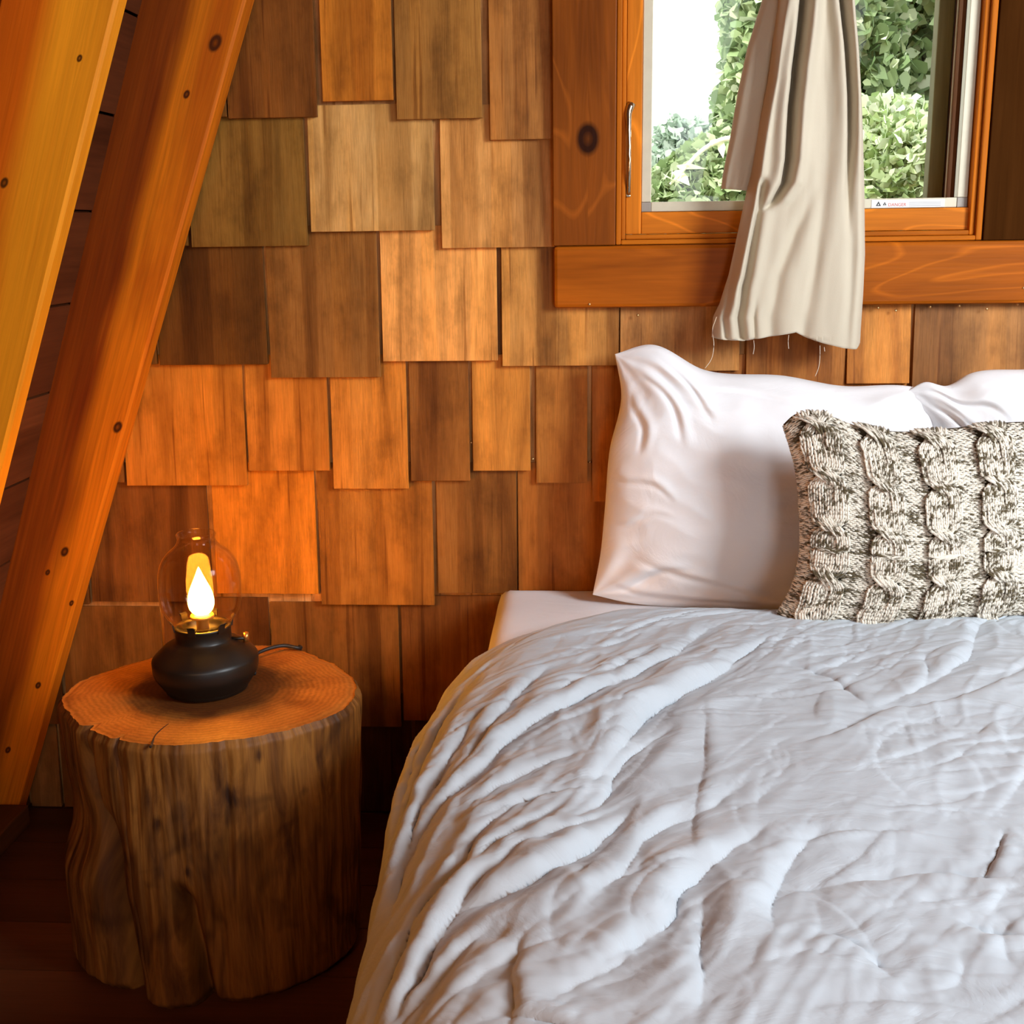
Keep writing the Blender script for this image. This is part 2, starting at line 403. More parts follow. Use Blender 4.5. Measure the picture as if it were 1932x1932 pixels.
# dark backing
q = [(wl(0) - .08, -4.4, 0), (wl(0) - .03, -4.4, 0), (wl(0) - .03, -.002, 0), (wl(0) - .08, -.002, 0), (wl(ZTOP) - .08, -4.4, ZTOP), (wl(ZTOP) - .03, -4.4, ZTOP), (wl(ZTOP) - .03, -.002, ZTOP), (wl(ZTOP) - .08, -.002, ZTOP)]
b.hexa(q, q, S(40, 22, 12))
tag(b.build('wall_left', m_plain_wood), kind='structure')

# floor, ceiling, right slope, gable behind the camera
b = WB(); y = -4.4
while y < -0.001:
    y1 = min(y + .125, 0.0); b.box(-1.4, 2.6, y + .001, y1 - .001, -.03, 0, S(*random.choice([(88, 50, 30), (98, 56, 32), (78, 44, 28)])), axis='x'); y += .125
b.box(-1.4, 2.6, -4.4, 0, -.06, -.03, S(30, 18, 12))
tag(b.build('floor', m_floor), kind='structure')
b = WB()
x = -.5
while x < 1.7:
    b.box(x + .001, x + .139, -4.4, 0, ZTOP, ZTOP + .03, S(150, 92, 44), axis='y'); x += .14
tag(b.build('ceiling', m_plain_wood), kind='structure')
b = WB(); cR = S(150, 90, 45)
def slab(y0, y1, z0, z1):
    q = [(wr(z0), y0, z0), (wr(z0) + .06, y0, z0), (wr(z0) + .06, y1, z0), (wr(z0), y1, z0), (wr(z1), y0, z1), (wr(z1) + .06, y0, z1), (wr(z1) + .06, y1, z1), (wr(z1), y1, z1)]
    b.hexa(q, [(p[2], p[0], p[1]) for p in q], cR)
slab(-4.4, -2.15, 0, ZTOP); slab(-1.3, 0, 0, ZTOP); slab(-2.15, -1.3, 0, 1.2); slab(-2.15, -1.3, 2.1, ZTOP)
tag(b.build('wall_right', m_plain_wood), kind='structure')
b = WB(); b.box(-1.4, .5, -4.46, -4.4, 0, ZTOP, cR); b.box(1.4, 2.6, -4.46, -4.4, 0, ZTOP, cR); b.box(.5, 1.4, -4.46, -4.4, 2.25, ZTOP, cR); b.box(.5, 1.4, -4.46, -4.4, 0, .55, cR)
tag(b.build('wall_front', m_plain_wood), kind='structure')

# ================================================================== WINDOW
orange = S(192, 98, 28); orange2 = S(178, 86, 22)
win = empty('window_1', (0.37, 0.0, 1.03)); tag(win, kind='structure')
kx, kz = Y(1109, 262, -.04)[0], Y(1109, 262, -.04)[2]
m_casing = wood('casing_board', 0.75, 0.42, streak=(14, 14, 2.0), knots=((kx, kz, .021),), wave=0.5, spec=0.08)
m_sill = wood('sill_board', 0.7, 0.42, streak=(12, 12, 1.6), wave=0.45, spec=0.08)
yc = -0.038
a = Y(1044, 467, yc); c_ = Y(1161, 467, yc)
sillz1 = (Y(1045, 469, yc)[2] + Y(1932, 449, yc)[2]) / 2; sillz0 = (Y(1045, 586, yc)[2] + Y(1932, 568, yc)[2]) / 2
b = WB(); b.box(a[0], c_[0], yc, -.0, sillz1 + .0008, WZ1, S(138, 72, 16), rnd=False); b.build('casing_board', m_casing, win, .0015)
b = WB(); b.box(a[0] + .0005, 0.86, yc - .001, 0.0, sillz0, sillz1, S(166, 86, 14), axis='x'); b.build('sill_board', m_sill, win, .006)
b = WB(); b.box(a[0], 0.86, yc, 0.0, WZ1, WZ1 + .105, S(160, 84, 26), axis='x'); b.build('head_board', m_sill, win, .002)
xr_ = Y(1854, 445, -.03)[0]
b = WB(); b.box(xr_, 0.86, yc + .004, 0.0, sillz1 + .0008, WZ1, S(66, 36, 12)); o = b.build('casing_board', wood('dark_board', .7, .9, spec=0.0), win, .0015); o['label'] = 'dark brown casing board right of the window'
# wooden frame: outer moulding, stile, bottom rail, stepped right jamb
def ring(b, x0, x1, z0, z1, wL, wR, wB, wT, y0, y1, col):
    b.box(x0, x0 + wL, y0, y1, z0, z1, col); b.box(x1 - wR, x1, y0, y1, z0, z1, col)
    b.box(x0 + wL, x1 - wR, y0, y1, z0, z0 + wB, col, axis='x'); b.box(x0 + wL, x1 - wR, y0, y1, z1 - wT, z1, col, axis='x')
X0 = c_[0] + .0008; ZB = sillz1 + .0008; X1 = xr_ - .001
p1179 = Y(1179, 447, -.012)[0]; zb447 = Y(1500, 437, -.012)[2]
p1209 = Y(1209, 404, .0)[0]; p1823 = Y(1822, 388, .0)[0]
zb404 = (Y(1209, 404, 0)[2] + Y(1822, 388, 0)[2]) / 2
b = WB(); ring(b, X0, X1, ZB, WZ1 - .001, (p1179 - X0) * .55, .010, .008, .012, -.030, .05, S(196, 108, 18))
ring(b, X0 + (p1179 - X0) * .55 + .0003, X1 - .0105, ZB + .0083, WZ1 - .0135, (p1179 - X0) * .45, .008, .008, .01, -.022, .05, S(202, 112, 22)); b.build('window_frame', m_plain_wood, win, .002)
b = WB(); x_s = p1179 + .001; x_e = X1 - .0195; zl = ZB + .0168
b.box(x_s, p1209, -.012, .05, zl, WZ1 - .03, S(206, 118, 28)); b.box(p1823 + .010, x_e, -.004, .05, zl, WZ1 - .03, S(170, 90, 34))
b.box(p1209 + .0004, p1823 + .0096, -.012, .05, zl, zb404, S(208, 118, 28), axis='x'); b.box(p1209 + .0004, p1823 + .0096, -.012, .05, WZ1 - .06, WZ1 - .03, orange, axis='x')
b.build('sash', m_sill, win, .0015)
# pale metal insect-screen frame
m_al = plain('painted_metal', S(204, 196, 172), 0.5, 0.1, 0.04, 60)
m_al2 = plain('metal_corner', S(150, 142, 132), 0.5, 0.1, 0.04, 60)
b = WB(); cAl = (1, 1, 1, 1)
wS = Y(1228, 386, .0)[0] - p1209; hS = (Y(1228, 385, 0)[2] - Y(1228, 404, 0)[2])
b.box(p1209 + .0006, p1209 + wS, -.006, .012, zb404 + hS, WZ1 - .061, cAl); b.box(p1823 - wS, p1823, -.006, .012, zb404 + hS, WZ1 - .061, cAl)
b.box(p1209 + wS, p1823 - wS, -.006, .012, zb404 + .0006, zb404 + hS, cAl); b.box(p1209 + wS, p1823 - wS, -.006, .012, WZ1 - .077, WZ1 - .061, cAl)
b.build('screen_frame', m_al, win, .0012)
b = WB(); b.box(p1209 + .0006, p1209 + wS - .0002, -.0065, .012, zb404 + .0006, zb404 + hS - .0002, cAl); b.box(p1823 - wS + .0002, p1823, -.0065, .012, zb404 + .0006, zb404 + hS - .0002, cAl)
b.build('screen_corner', m_al2, win, .0008)
# outer jamb and sash beyond, seen at an angle on the right
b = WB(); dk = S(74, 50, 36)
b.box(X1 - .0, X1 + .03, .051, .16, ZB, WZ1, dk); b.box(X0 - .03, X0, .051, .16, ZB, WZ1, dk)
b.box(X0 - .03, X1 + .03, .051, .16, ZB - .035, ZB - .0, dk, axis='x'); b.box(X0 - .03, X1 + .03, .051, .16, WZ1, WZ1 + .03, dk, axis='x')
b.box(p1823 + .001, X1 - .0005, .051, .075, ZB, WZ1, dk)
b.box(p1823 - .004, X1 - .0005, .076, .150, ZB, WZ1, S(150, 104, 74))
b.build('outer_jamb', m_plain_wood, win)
b = WB(); b.box(p1823 - .0065, p1823 - .0045, .096, .1, zb404 - .01, WZ1 - .03, S(205, 170, 140)); b.build('weather_strip', m_al, win)
b = WB(); ring(b, X0 - .0, p1823 - .006, zb404 - .02, WZ1 - .02, .028, .026, .030, .03, .112, .142, S(140, 134, 92)); b.build('outer_sash', m_plain_wood, win, .002)
m_pane = thinglass('window_glass', (.98, .99, .985), .012)
b = WB(); b.box(X0 + .028, p1823 - .032, .125, .129, zb404 + .010, WZ1 - .05, cAl); b.build('pane', m_pane, win)
# latch handle
m_chrome = plain('nickel', S(190, 175, 150), 0.22, 1.0, 0.03, 30)
h0, h1 = Y(1185, 372, -.02), Y(1187, 192, -.02)
hd = WB(); hx = h0[0]
hd.box(hx - .0042, hx + .0045, -.0175, -.0125, h0[2], h1[2], cAl); ho = hd.build('latch_plate', m_chrome, win, .002)
pts = [(hx + .001, -.018, h0[2] + .004), (hx + .001, -.027, h0[2] + .03), (hx + .001, -.030, (h0[2] + h1[2]) / 2), (hx, -.028, h1[2] - .04), (hx, -.022, h1[2] - .014), (hx + .004, -.019, h1[2] - .003)]
tube('latch_handle', interp_poly(pts, 24), [.0030] * 16 + [.0034, .004, .0046, .005, .0055, .006, .0066, .007], m_chrome, win, 12)
# warning label
m_white = plain('label_paper', S(232, 232, 232), 0.5, 0, .02, 80); m_red = plain('label_red', S(200, 80, 60), .5, 0, .02); m_blk = plain('label_black', S(30, 30, 30), .5, 0, .02); m_gry = plain('label_grey', S(150, 155, 165), .5, 0, .02)
lab0 = Y(1644, 393, -.007); lab1 = Y(1783, 374, -.007)
zl0 = zb404 + .0014; zl1 = zb404 + hS - .0022
lb = WB(); lb.box(lab0[0], lab1[0], -.0068, -.0061, zl0, zl1, cAl); lo = lb.build('warning_label', m_white, win)
def text(s, x, z, size, mat, name):
    cu = bpy.data.curves.new(name, 'FONT'); cu.body = s; cu.size = size; cu.extrude = .0001
    t = bpy.data.objects.new(name, cu); COL.objects.link(t)
    dg = bpy.context.evaluated_depsgraph_get(); me = bpy.data.meshes.new_from_object(t.evaluated_get(dg))
    bpy.data.objects.remove(t)
    n = len(me.vertices); A = np.zeros(n * 3); me.vertices.foreach_get('co', A); A = A.reshape(-1, 3)
    V = np.stack([A[:, 0] + x, -.00695 - A[:, 2], A[:, 1] + z], -1) - np.array(win.location)
    me.vertices.foreach_set('co', V.ravel()); me.materials.clear(); me.materials.append(mat); me.update()
    o = bpy.data.objects.new(name, me); link(o, win); o.parent = lo; o.matrix_parent_inverse = Matrix.Identity(4)
    return o
text('DANGER', lab0[0] + .0265, zl0 + .0022, .0072, m_red, 'lettering')
V = []; Fc = []
def tri(cx_, cz_, s):
    n = len(V)
    for (dx, dz) in ((-s, -s * .8), (s, -s * .8), (0, s), (-s * .35, -s * .5), (s * .35, -s * .5), (0, s * .2)): V.append((cx_ + dx, -.0070, cz_ + dz))
    Fc.extend([[n, n + 1, n + 4, n + 3], [n + 1, n + 2, n + 5, n + 4], [n + 2, n, n + 3, n + 5]])
tri(lab0[0] + .011, (zl0 + zl1) / 2, .0042); tri(lab0[0] + .021, (zl0 + zl1) / 2, .003)
mesh('warning_triangle', V, Fc, m_blk, lo).parent = lo
b = WB()
for k in range(3): b.box(lab0[0] + .060, lab1[0] - .006, -.00698, -.00682, zl0 + .0022 + k * .0026, zl0 + .0029 + k * .0026, cAl)
o = b.build('fine_print', m_gry); o.data.transform(Matrix.Translation(-Vector(win.location))); o.parent = lo

# brass nails
m_brass = plain('brass', S(225, 190, 130), 0.3, 0.9, .05, 200)
def nail(px, py, y, parent):
    p = Y(px, py, y); pr = [(0.0001, -.0012), (.0016, -.0010), (.0021, 0), (.0021, .0012)]
    n = 12; V = [(p[0] + r * math.cos(t * 2 * math.pi / n), y + h, p[2] + r * math.sin(t * 2 * math.pi / n)) for r, h in pr for t in range(n)]
    mesh('nail', V, gridfaces(4, n, True), m_brass, parent, smooth=True)
for (px, py) in ((1203, 595), (1657, 581), (1690, 586), (1755, 579), (1810, 577), (1862, 583), (1920, 574)): nail(px, py, -.0235, wall_back)
for (px, py) in ((889, 835), (1005, 866), (1113, 872)): nail(px, py, -.0125, wall_back)
nail(1112, 574, yc - .0015, win); nail(1931, 543, yc - .0015, win)

# ================================================================== RAFTERS
def quadbeam(name, y0, y1, L0, L1, R0, R1, zlo, zhi, mat, col, label, cat='rafter', group=None):
    """front face edges given as world points at plane y0 ; L = left edge, R = right edge (two points each)"""
    def at(P, Q, z): t = (z - P[2]) / (Q[2] - P[2]); return P[0] + (Q[0] - P[0]) * t
    V = []; G = []; Fc = []; n = 60
    for i in range(n + 1):
        z = zlo + (zhi - zlo) * i / n
        xl, xr = at(L0, L1, z), at(R0, R1, z); al = z * 1.06
        bv = .004
        sec = [(xl, y0 + bv, 0), (xl + bv, y0, 0), (xr - bv * 1.2, y0, 0), (xr, y0 + bv * 1.2, 0), (xr, y1 - bv, 0), (xr - bv, y1, 0), (xl + bv, y1, 0), (xl, y1 - bv, 0)]
        for (x, y, _) in sec:
            V.append((x, y, z)); G.append((x - xl + (y - y0) * .6, y, al))
    m_ = 8
    Fc = gridfaces(n + 1, m_, True).tolist() + [list(range(m_))[::-1], [n * m_ + j for j in range(m_)]]
    o = mesh(name, V, Fc, mat, attrs={'gco': ('FLOAT_VECTOR', G), 'col': ('FLOAT_COLOR', [col] * len(V))})
    return tag(o, label, cat, group)
y1f = -.078
def rk(px, py, r, yy, L0, L1):      # knot position in the beam's own grain coordinates
    p = Y(px, py, yy); t = (p[2] - L0[2]) / (L1[2] - L0[2]); return (p[0] - (L0[0] + (L1[0] - L0[0]) * t), p[2] * 1.06, r)
L0, L1, R0, R1 = Y(262, 0, y1f), Y(0, 1120, y1f), Y(463, 0, y1f), Y(150, 1110, y1f)
kn = [rk(406, 81, .012, y1f, L0, L1), rk(352, 178, .006, y1f, L0, L1), rk(222, 806, .009, y1f, L0, L1), rk(122, 1041, .008, y1f, L0, L1), rk(90, 1080, .005, y1f, L0, L1), rk(135, 1138, .005, y1f, L0, L1), rk(15, 1415, .006, y1f, L0, L1), rk(72, 1293, .006, y1f, L0, L1)]
m_r1 = wood('rafter_fir', 1.0, 0.5, streak=(20, 8, 1.3), grain=(200, 200, 5), dark=(.62, .42, .3), light=(1.3, 1.25, 1.1), knots=kn, heart=(.085, .11, (.38, .28, .4)), spec=0.2)
quadbeam('rafter', y1f, -.030, L0, L1, R0, R1, 0.0, ZTOP - .002, m_r1, S(210, 114, 14), 'slanted orange timber rafter with dark knots standing against the shingle wall', 'rafter')
y2f = -.52
L0, L1, R0, R1 = np.array([wl(1.3) + .002, y2f, 1.3]), np.array([wl(.6) + .002, y2f, .6]), Y(221, 0, y2f), Y(0, 885, y2f)
kn = [rk(8, 345, .006, y2f, L0, L1), rk(150, 110, .004, y2f, L0, L1)]
m_r2 = wood('rafter_spruce', 0.6, 0.45, streak=(22, 10, 1.2), grain=(200, 200, 5), dark=(.72, .55, .4), light=(1.3, 1.3, 1.4), knots=kn, heart=(.075, .05, (.72, .38, .25)), spec=0.2)
quadbeam('rafter', y2f, -.487, L0, L1, R0, R1, 0.0, ZTOP - .002, m_r2, S(226, 142, 24), 'pale yellow timber rafter nearest the camera, cut by the left edge of the photo', 'rafter')
b = WB(); b.box(-1.20, -1.02, -4.39, -.085, 0.0005, .04, S(96, 56, 28), axis='y')
fp = b.build('trim_1', m_plain_wood, None, .003); tag(fp, kind='structure')

# ================================================================== TREE STUMP TABLE
ST = 0.40
top_px = [(110, 1315), (135, 1289), (200, 1264), (270, 1243), (320, 1228), (380, 1221), (460, 1216), (540, 1218), (610, 1240), (655, 1262), (678, 1290), (677, 1318), (650, 1343), (600, 1364), (520, 1386), (450, 1398), (380, 1406), (300, 1409), (230, 1402), (170, 1382), (135, 1362), (124, 1345), (112, 1332)]
tp = np.array([Z(x, y, ST) for x, y in top_px]); cen = np.array([-.548, -.405])
ang = np.arctan2(tp[:, 1] - cen[1], tp[:, 0] - cen[0]); rad = np.hypot(tp[:, 0] - cen[0], tp[:, 1] - cen[1])
o_ = np.argsort(ang); ang, rad = ang[o_], rad[o_]
NA = 720; th = np.linspace(-np.pi, np.pi, NA, endpoint=False)
r_top = np.interp(th, np.r_[ang[-1] - 2 * np.pi, ang, ang[0] + 2 * np.pi], np.r_[rad[-1], rad, rad[0]])
for _ in range(6): r_top = (np.roll(r_top, 3) + np.roll(r_top, -3) + 2 * r_top) / 4
def adiff(a, b): return (a - b + np.pi) % (2 * np.pi) - np.pi
def a_of(px, py, z):
    p = Z(px, py, z)
    return math.atan2(p[1] - cen[1], p[0] - cen[0])
NR = 150; V = []; G = []; Cc = []
zs_ = np.linspace(0, 1, NR)                               # 0 bottom, 1 top edge
lobeA = math.atan2(-.53 - cen[1], -.77 - cen[0]); gA = math.atan2(-.585 - cen[1], -.665 - cen[0]); lobeB = math.atan2(-.60 - cen[1], -.60 - cen[0]); gB = math.atan2(-.60 - cen[1], -.53 - cen[0])
TH, H = np.meshgrid(th, zs_); RT = np.repeat(r_top[None], NR, 0)
dA = adiff(TH, lobeA); dB = adiff(TH, lobeB)
rad_ = RT.copy()
low = (1 - H)
rad_ += .020 * np.exp(-(dA / .42) ** 2) * sstep(.38, .62, low) - .010 * np.exp(-(dA / .45) ** 2) * sstep(.1, .4, low) * (1 - sstep(.45, .62, low))
rad_ += .012 * np.exp(-(dB / .20) ** 2) * low - .03 * sstep(.3, 1.5, adiff(TH, gB)) * low * (np.cos(TH) > -.2) * 0.6
def groove(a0, a1, w, d, z0=0.0, z1=1.0):                # a0 at the top, a1 at the bottom
    global rad_
    c = a0 + (a1 - a0) * low + .02 * pn(low * 6, low * 0 + a0 * 7)
    rad_ -= d * np.exp(-(adiff(TH, c) / w) ** 2) * sstep(z0 - .1, z0 + .05, H) * (1 - sstep(z1 - .05, z1 + .1, H))
groove(gA - .16, gA + .10, .05, .050, 0, .86); groove(gA - .16, gA + .10, .03, .010, .8, 2); groove(gA - .12, gA + .16, .13, .024, 0, .66)
groove(gB - .25, gB + .04, .06, .038, 0, .42); groove(gB + .1, gB + .18, .06, .008, 0, .35)
groove(lobeB - .13, lobeB - .02, .012, .006, 0, 2); groove(lobeA - .5, lobeA - .55, .05, .014, 0, .9)
groove(gB + .28, gB + .2, .03, .006, .55, .95); groove(gB + .55, gB + .5, .05, .004, .3, 1)
rad_ += .0035 * pn(TH * 9, H * 1.3) + .0022 * pn(TH * 22 + 5, H * 3) + .0010 * pn(TH * 60, H * 5)
rad_ += .004 * pn(TH * 3 + 20, H * 5)
rad_ *= 1 - .03 * sstep(.965, 1, H) ** 2
rad_ -= .014 * (1 - sstep(0, .05, H)) ** 2
zz_ = H * ST - .006 * pn(TH * 2, H * 0 + 3) * 0
XX = cen[0] + rad_ * np.cos(TH); YY = cen[1] + rad_ * np.sin(TH)
V = np.stack([XX, YY, zz_], -1).reshape(-1, 3)
G = np.stack([TH * .25, rad_ * 0, zz_], -1).reshape(-1, 3)
def stump_bark():
    m, nt, bs = newmat('debarked_log')
    at = N(nt, 'ShaderNodeAttribute', attribute_name='gco').outputs['Vector']
    n1 = noise(nt, vmul(nt, at, (30, 1, 5)), 1, 5, .6, .8); n2 = noise(nt, vmul(nt, at, (240, 1, 12)), 1, 3); n3 = noise(nt, vmul(nt, at, (9, 1, 7)), 1, 3, .6, .5)
    c = ramp(nt, n1, [(.3, S(70, 38, 12)), (.45, S(112, 68, 24)), (.6, S(150, 98, 40)), (.75, S(124, 76, 28))])
    c = mix(nt, 'MULTIPLY', 1, c, ramp(nt, n2, [(.3, (.75,) * 3), (.7, (1.1,) * 3)]))
    c = mix(nt, 'MULTIPLY', 1, c, ramp(nt, n3, [(.36, (.45, .42, .4)), (.46, (1, 1, 1))]))
    # branch knots
    sep = N(nt, 'ShaderNodeSeparateXYZ'); nt.links.new(at, sep.inputs[0])
    for (px, py, r) in ((435, 1508, .012), (305, 1548, .010), (355, 1640, .007), (500, 1440, .010)):
        # front surface is about y = -0.60
        p = Y(px, py, -.605); a = math.atan2(p[1] - cen[1], p[0] - cen[0])
        dx = mathn(nt, 'SUBTRACT', sep.outputs[0], a * .25); dz = mathn(nt, 'MULTIPLY', mathn(nt, 'SUBTRACT', sep.outputs[2], p[2]), .6)
        d = mathn(nt, 'SQRT', mathn(nt, 'ADD', mathn(nt, 'MULTIPLY', dx, dx), mathn(nt, 'MULTIPLY', dz, dz)))
        d = mathn(nt, 'ADD', d, mathn(nt, 'MULTIPLY', mathn(nt, 'SUBTRACT', n1, .5), .02))
        c = mix(nt, 'MULTIPLY', ramp(nt, mathn(nt, 'DIVIDE', d, r), [(.3, (1, 1, 1)), (1, (0, 0, 0))]), c, (.25, .2, .2, 1))
    nt.links.new(c, bs.inputs['Base Color']); bs.inputs['Roughness'].default_value = .6; bs.inputs['Specular IOR Level'].default_value = .3
    bp = N(nt, 'ShaderNodeBump'); bp.inputs['Strength'].default_value = .4; bp.inputs['Distance'].default_value = .003
    nt.links.new(n1, bp.inputs['Height']); nt.links.new(bp.outputs[0], bs.inputs['Normal']); return m
def stump_top_mat():
    m, nt, bs = newmat('sawn_end_grain')
    at = N(nt, 'ShaderNodeAttribute', attribute_name='gco').outputs['Vector']
    sep = N(nt, 'ShaderNodeSeparateXYZ'); nt.links.new(at, sep.inputs[0])
    tc = N(nt, 'ShaderNodeTexCoord').outputs['Object']
    nz = noise(nt, tc, 14, 4); nz2 = noise(nt, tc, 160, 3, .7)
    rr = mathn(nt, 'ADD', mathn(nt, 'MULTIPLY', sep.outputs[0], 26), mathn(nt, 'MULTIPLY', nz, 2.0))
    rg = mathn(nt, 'PINGPONG', rr, .5)
    c = mix(nt, 'MIX', ramp(nt, rg, [(0, (.0,) * 3), (.5, (1,) * 3)]), S(158, 98, 34), S(180, 114, 44))
    c = mix(nt, 'MULTIPLY', 1, c, ramp(nt, nz2, [(.3, (.82,) * 3), (.7, (1.1,) * 3)]))
    c = mix(nt, 'MULTIPLY', 1, c, ramp(nt, nz, [(.38, (.8, .72, .65)), (.55, (1, 1, 1))]))
    # stained heart, deepened to put the lamp base's shadow into the colour
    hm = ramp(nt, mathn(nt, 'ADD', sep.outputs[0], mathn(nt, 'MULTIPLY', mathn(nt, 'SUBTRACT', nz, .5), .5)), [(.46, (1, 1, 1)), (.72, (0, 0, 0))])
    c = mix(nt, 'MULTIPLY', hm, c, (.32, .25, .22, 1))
    nt.links.new(c, bs.inputs['Base Color']); bs.inputs['Roughness'].default_value = .62; bs.inputs['Specular IOR Level'].default_value = .3
    bp = N(nt, 'ShaderNodeBump'); bp.inputs['Strength'].default_value = .35; bp.inputs['Distance'].default_value = .001
    nt.links.new(nz2, bp.inputs['Height']); nt.links.new(bp.outputs[0], bs.inputs['Normal']); return m
stump = empty('tree_stump_table', (cen[0], cen[1], 0)); tag(stump, 'debarked tree stump used as a bedside table, sawn flat top, deep grooves down its side', 'side table')
Fs = gridfaces(NR, NA, True).tolist() + [list(range(NA))[::-1]]
mesh('trunk', V, Fs, stump_bark(), stump, smooth=True, attrs={'gco': ('FLOAT_VECTOR', G)})
# top: concentric grid to carry rings, slight unevenness and the drying crack
K = 60; edge = rad_[-1]; f_ = np.linspace(0, 1, K)[:, None]
RR = f_ * edge[None]; TT = np.repeat(th[None], K, 0); XX = cen[0] + RR * np.cos(TT); YY = cen[1] + RR * np.sin(TT)
ZZ = ST + .0006 + 0.0022 * pn(XX * 18, YY * 18) * (1 - f_ ** 8) + .004 * (1 - f_ ** 12) * 0
ZZ = np.where(f_ > .999, ST - .0008, ZZ - .0026 * (sstep(.93, 1, f_)))
ck = interp_poly([Z(x, y, ST)[:2] for x, y in ((284, 1410), (296, 1385), (310, 1372), (318, 1366))], 30)
dmin = np.min(np.hypot(XX[..., None] - ck[:, 0], YY[..., None] - ck[:, 1]), -1)
V = np.stack([XX, YY, ZZ], -1).reshape(-1, 3); G = np.stack([f_ + 0 * TT, TT, 0 * TT], -1).reshape(-1, 3)
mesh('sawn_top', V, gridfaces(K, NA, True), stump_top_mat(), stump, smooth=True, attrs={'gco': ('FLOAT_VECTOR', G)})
ckp = [(p[0], p[1], ST + .0005) for p in ck]
m_dark = plain('crack_shadow_wood', S(42, 22, 12), .9, 0, .1)
tube('drying_crack', ckp, [.0019 - .0015 * i / 29 for i in range(30)], m_dark, stump, 6)

# ================================================================== LAMP
LX, LY = -.557, -.41
lamp = empty('table_lamp', (LX, LY, ST)); tag(lamp, 'small lantern lamp with black base, clear glass jar and glowing flame bulb on the stump', 'lamp')
m_base = plain('black_enamel', (.008, .005, .003, 1), .42, .0, .1, 50)
Lc = (LX, LY, ST + .002)
base_prof = [(0.0005, .0), (.056, .0), (.0595, .002), (.0605, .006), (.063, .009), (.0735, .026), (.0752, .030), (.0765, .036), (.0768, .050), (.0758, .053), (.0735, .056), (.058, .071), (.048, .0765), (.0415, .079), (.0400, .082), (.0400, .098), (.0412, .0995), (.0412, .102), (.037, .102), (.0355, .098), (.0355, .086), (.0005, .085)]
lbase = lathe('base', [(r, z * .97) for r, z in base_prof], m_base, lamp, Lc, 72)
jar = [(.030, .0965), (.0375, .101), (.044, .106), (.0515, .116), (.0565, .128), (.0590, .142), (.0595, .160), (.0585, .176), (.0555, .190), (.049, .203), (.040, .213), (.0315, .220), (.0278, .226), (.0270, .232), (.0285, .2355), (.0285, .2375), (.0272, .2383)]
m_jar = thinglass('clear_jar_glass', (1.0, .965, .90), .004, 1.1)
jp = interp_poly(jar, 60)
jo = lathe('glass_shade', [tuple(q) for q in jp], m_jar, lamp, Lc, 96)
so = jo.modifiers.new('solid', 'SOLIDIFY'); so.thickness = .0018; so.offset = -1
# claws holding the glass
for k in range(6):
    a = k * math.pi / 3 + .45
    V = []
    for (r, z) in ((.0402, .094), (.0420, .094), (.0440, .106), (.0470, .1085), (.0462, .1095), (.0425, .107)):
        for s in (-.0055, .0055): V.append((LX + r * math.cos(a) - s * math.sin(a), LY + r * math.sin(a) + s * math.cos(a), Lc[2] + z))
    Fc = [[0, 2, 3, 1], [2, 4, 5, 3], [4, 6, 7, 5], [6, 8, 9, 7], [8, 10, 11, 9], [10, 0, 1, 11], [0, 10, 8, 6, 4, 2], [1, 3, 5, 7, 9, 11]]
    mesh('claw', V, Fc, m_base, lbase)
# socket and flame bulb
m_sock = plain('socket_brass', S(230, 170, 90), .35, .6, .03)
lathe('socket', [(.0005, .084), (.009, .084), (.009, .108), (.0165, .110), (.0175, .1125), (.0165, .115), (.0005, .116)], m_sock, lamp, Lc, 40)
m_bulb = emit('glowing_bulb', (1.0, .40, .032), 185)
bulb = [(.0005, .1162), (.010, .1165), (.0155, .122), (.0185, .130), (.0185, .139), (.0165, .149), (.0125, .159), (.0085, .168), (.005, .176), (.0022, .183), (.0003, .187)]
bp_ = interp_poly(bulb, 40); bp_[:, 0] = np.maximum(bp_[:, 0], .0002)
lathe('bulb', [tuple(q) for q in bp_], m_bulb, lamp, Lc, 40)
# dimmer knob and flex
kp = Y(452, 1216, -.37)
tube('dimmer_stem', [(LX + .040, LY + .004, ST + .079), (LX + .062, LY + .010, ST + .077)], .0022, m_base, lbase, 10)
tube('dimmer_knob', [(LX + .060, LY + .010, ST + .072), (LX + .0605, LY + .010, ST + .086)], .0042, plain('knob_brass', S(214, 150, 80), .3, .9, .03), lbase, 16)
m_cord = plain('black_cord', (.012, .01, .009, 1), .5)
cp = [(LX + .060, LY + .040, ST + .010)] + [tuple(Z(x, y, ST + h)) for x, y, h in ((486, 1232, .010), (512, 1222, .012), (540, 1218, .010), (560, 1222, .006))]
cp += [(-.47, -.195, ST - .012), (-.468, -.175, ST - .06), (-.465, -.15, .2), (-.46, -.10, .02), (-.44, -.05, .006)]
tube('power_cord', interp_poly(cp, 90), .0030, m_cord, lamp, 10)

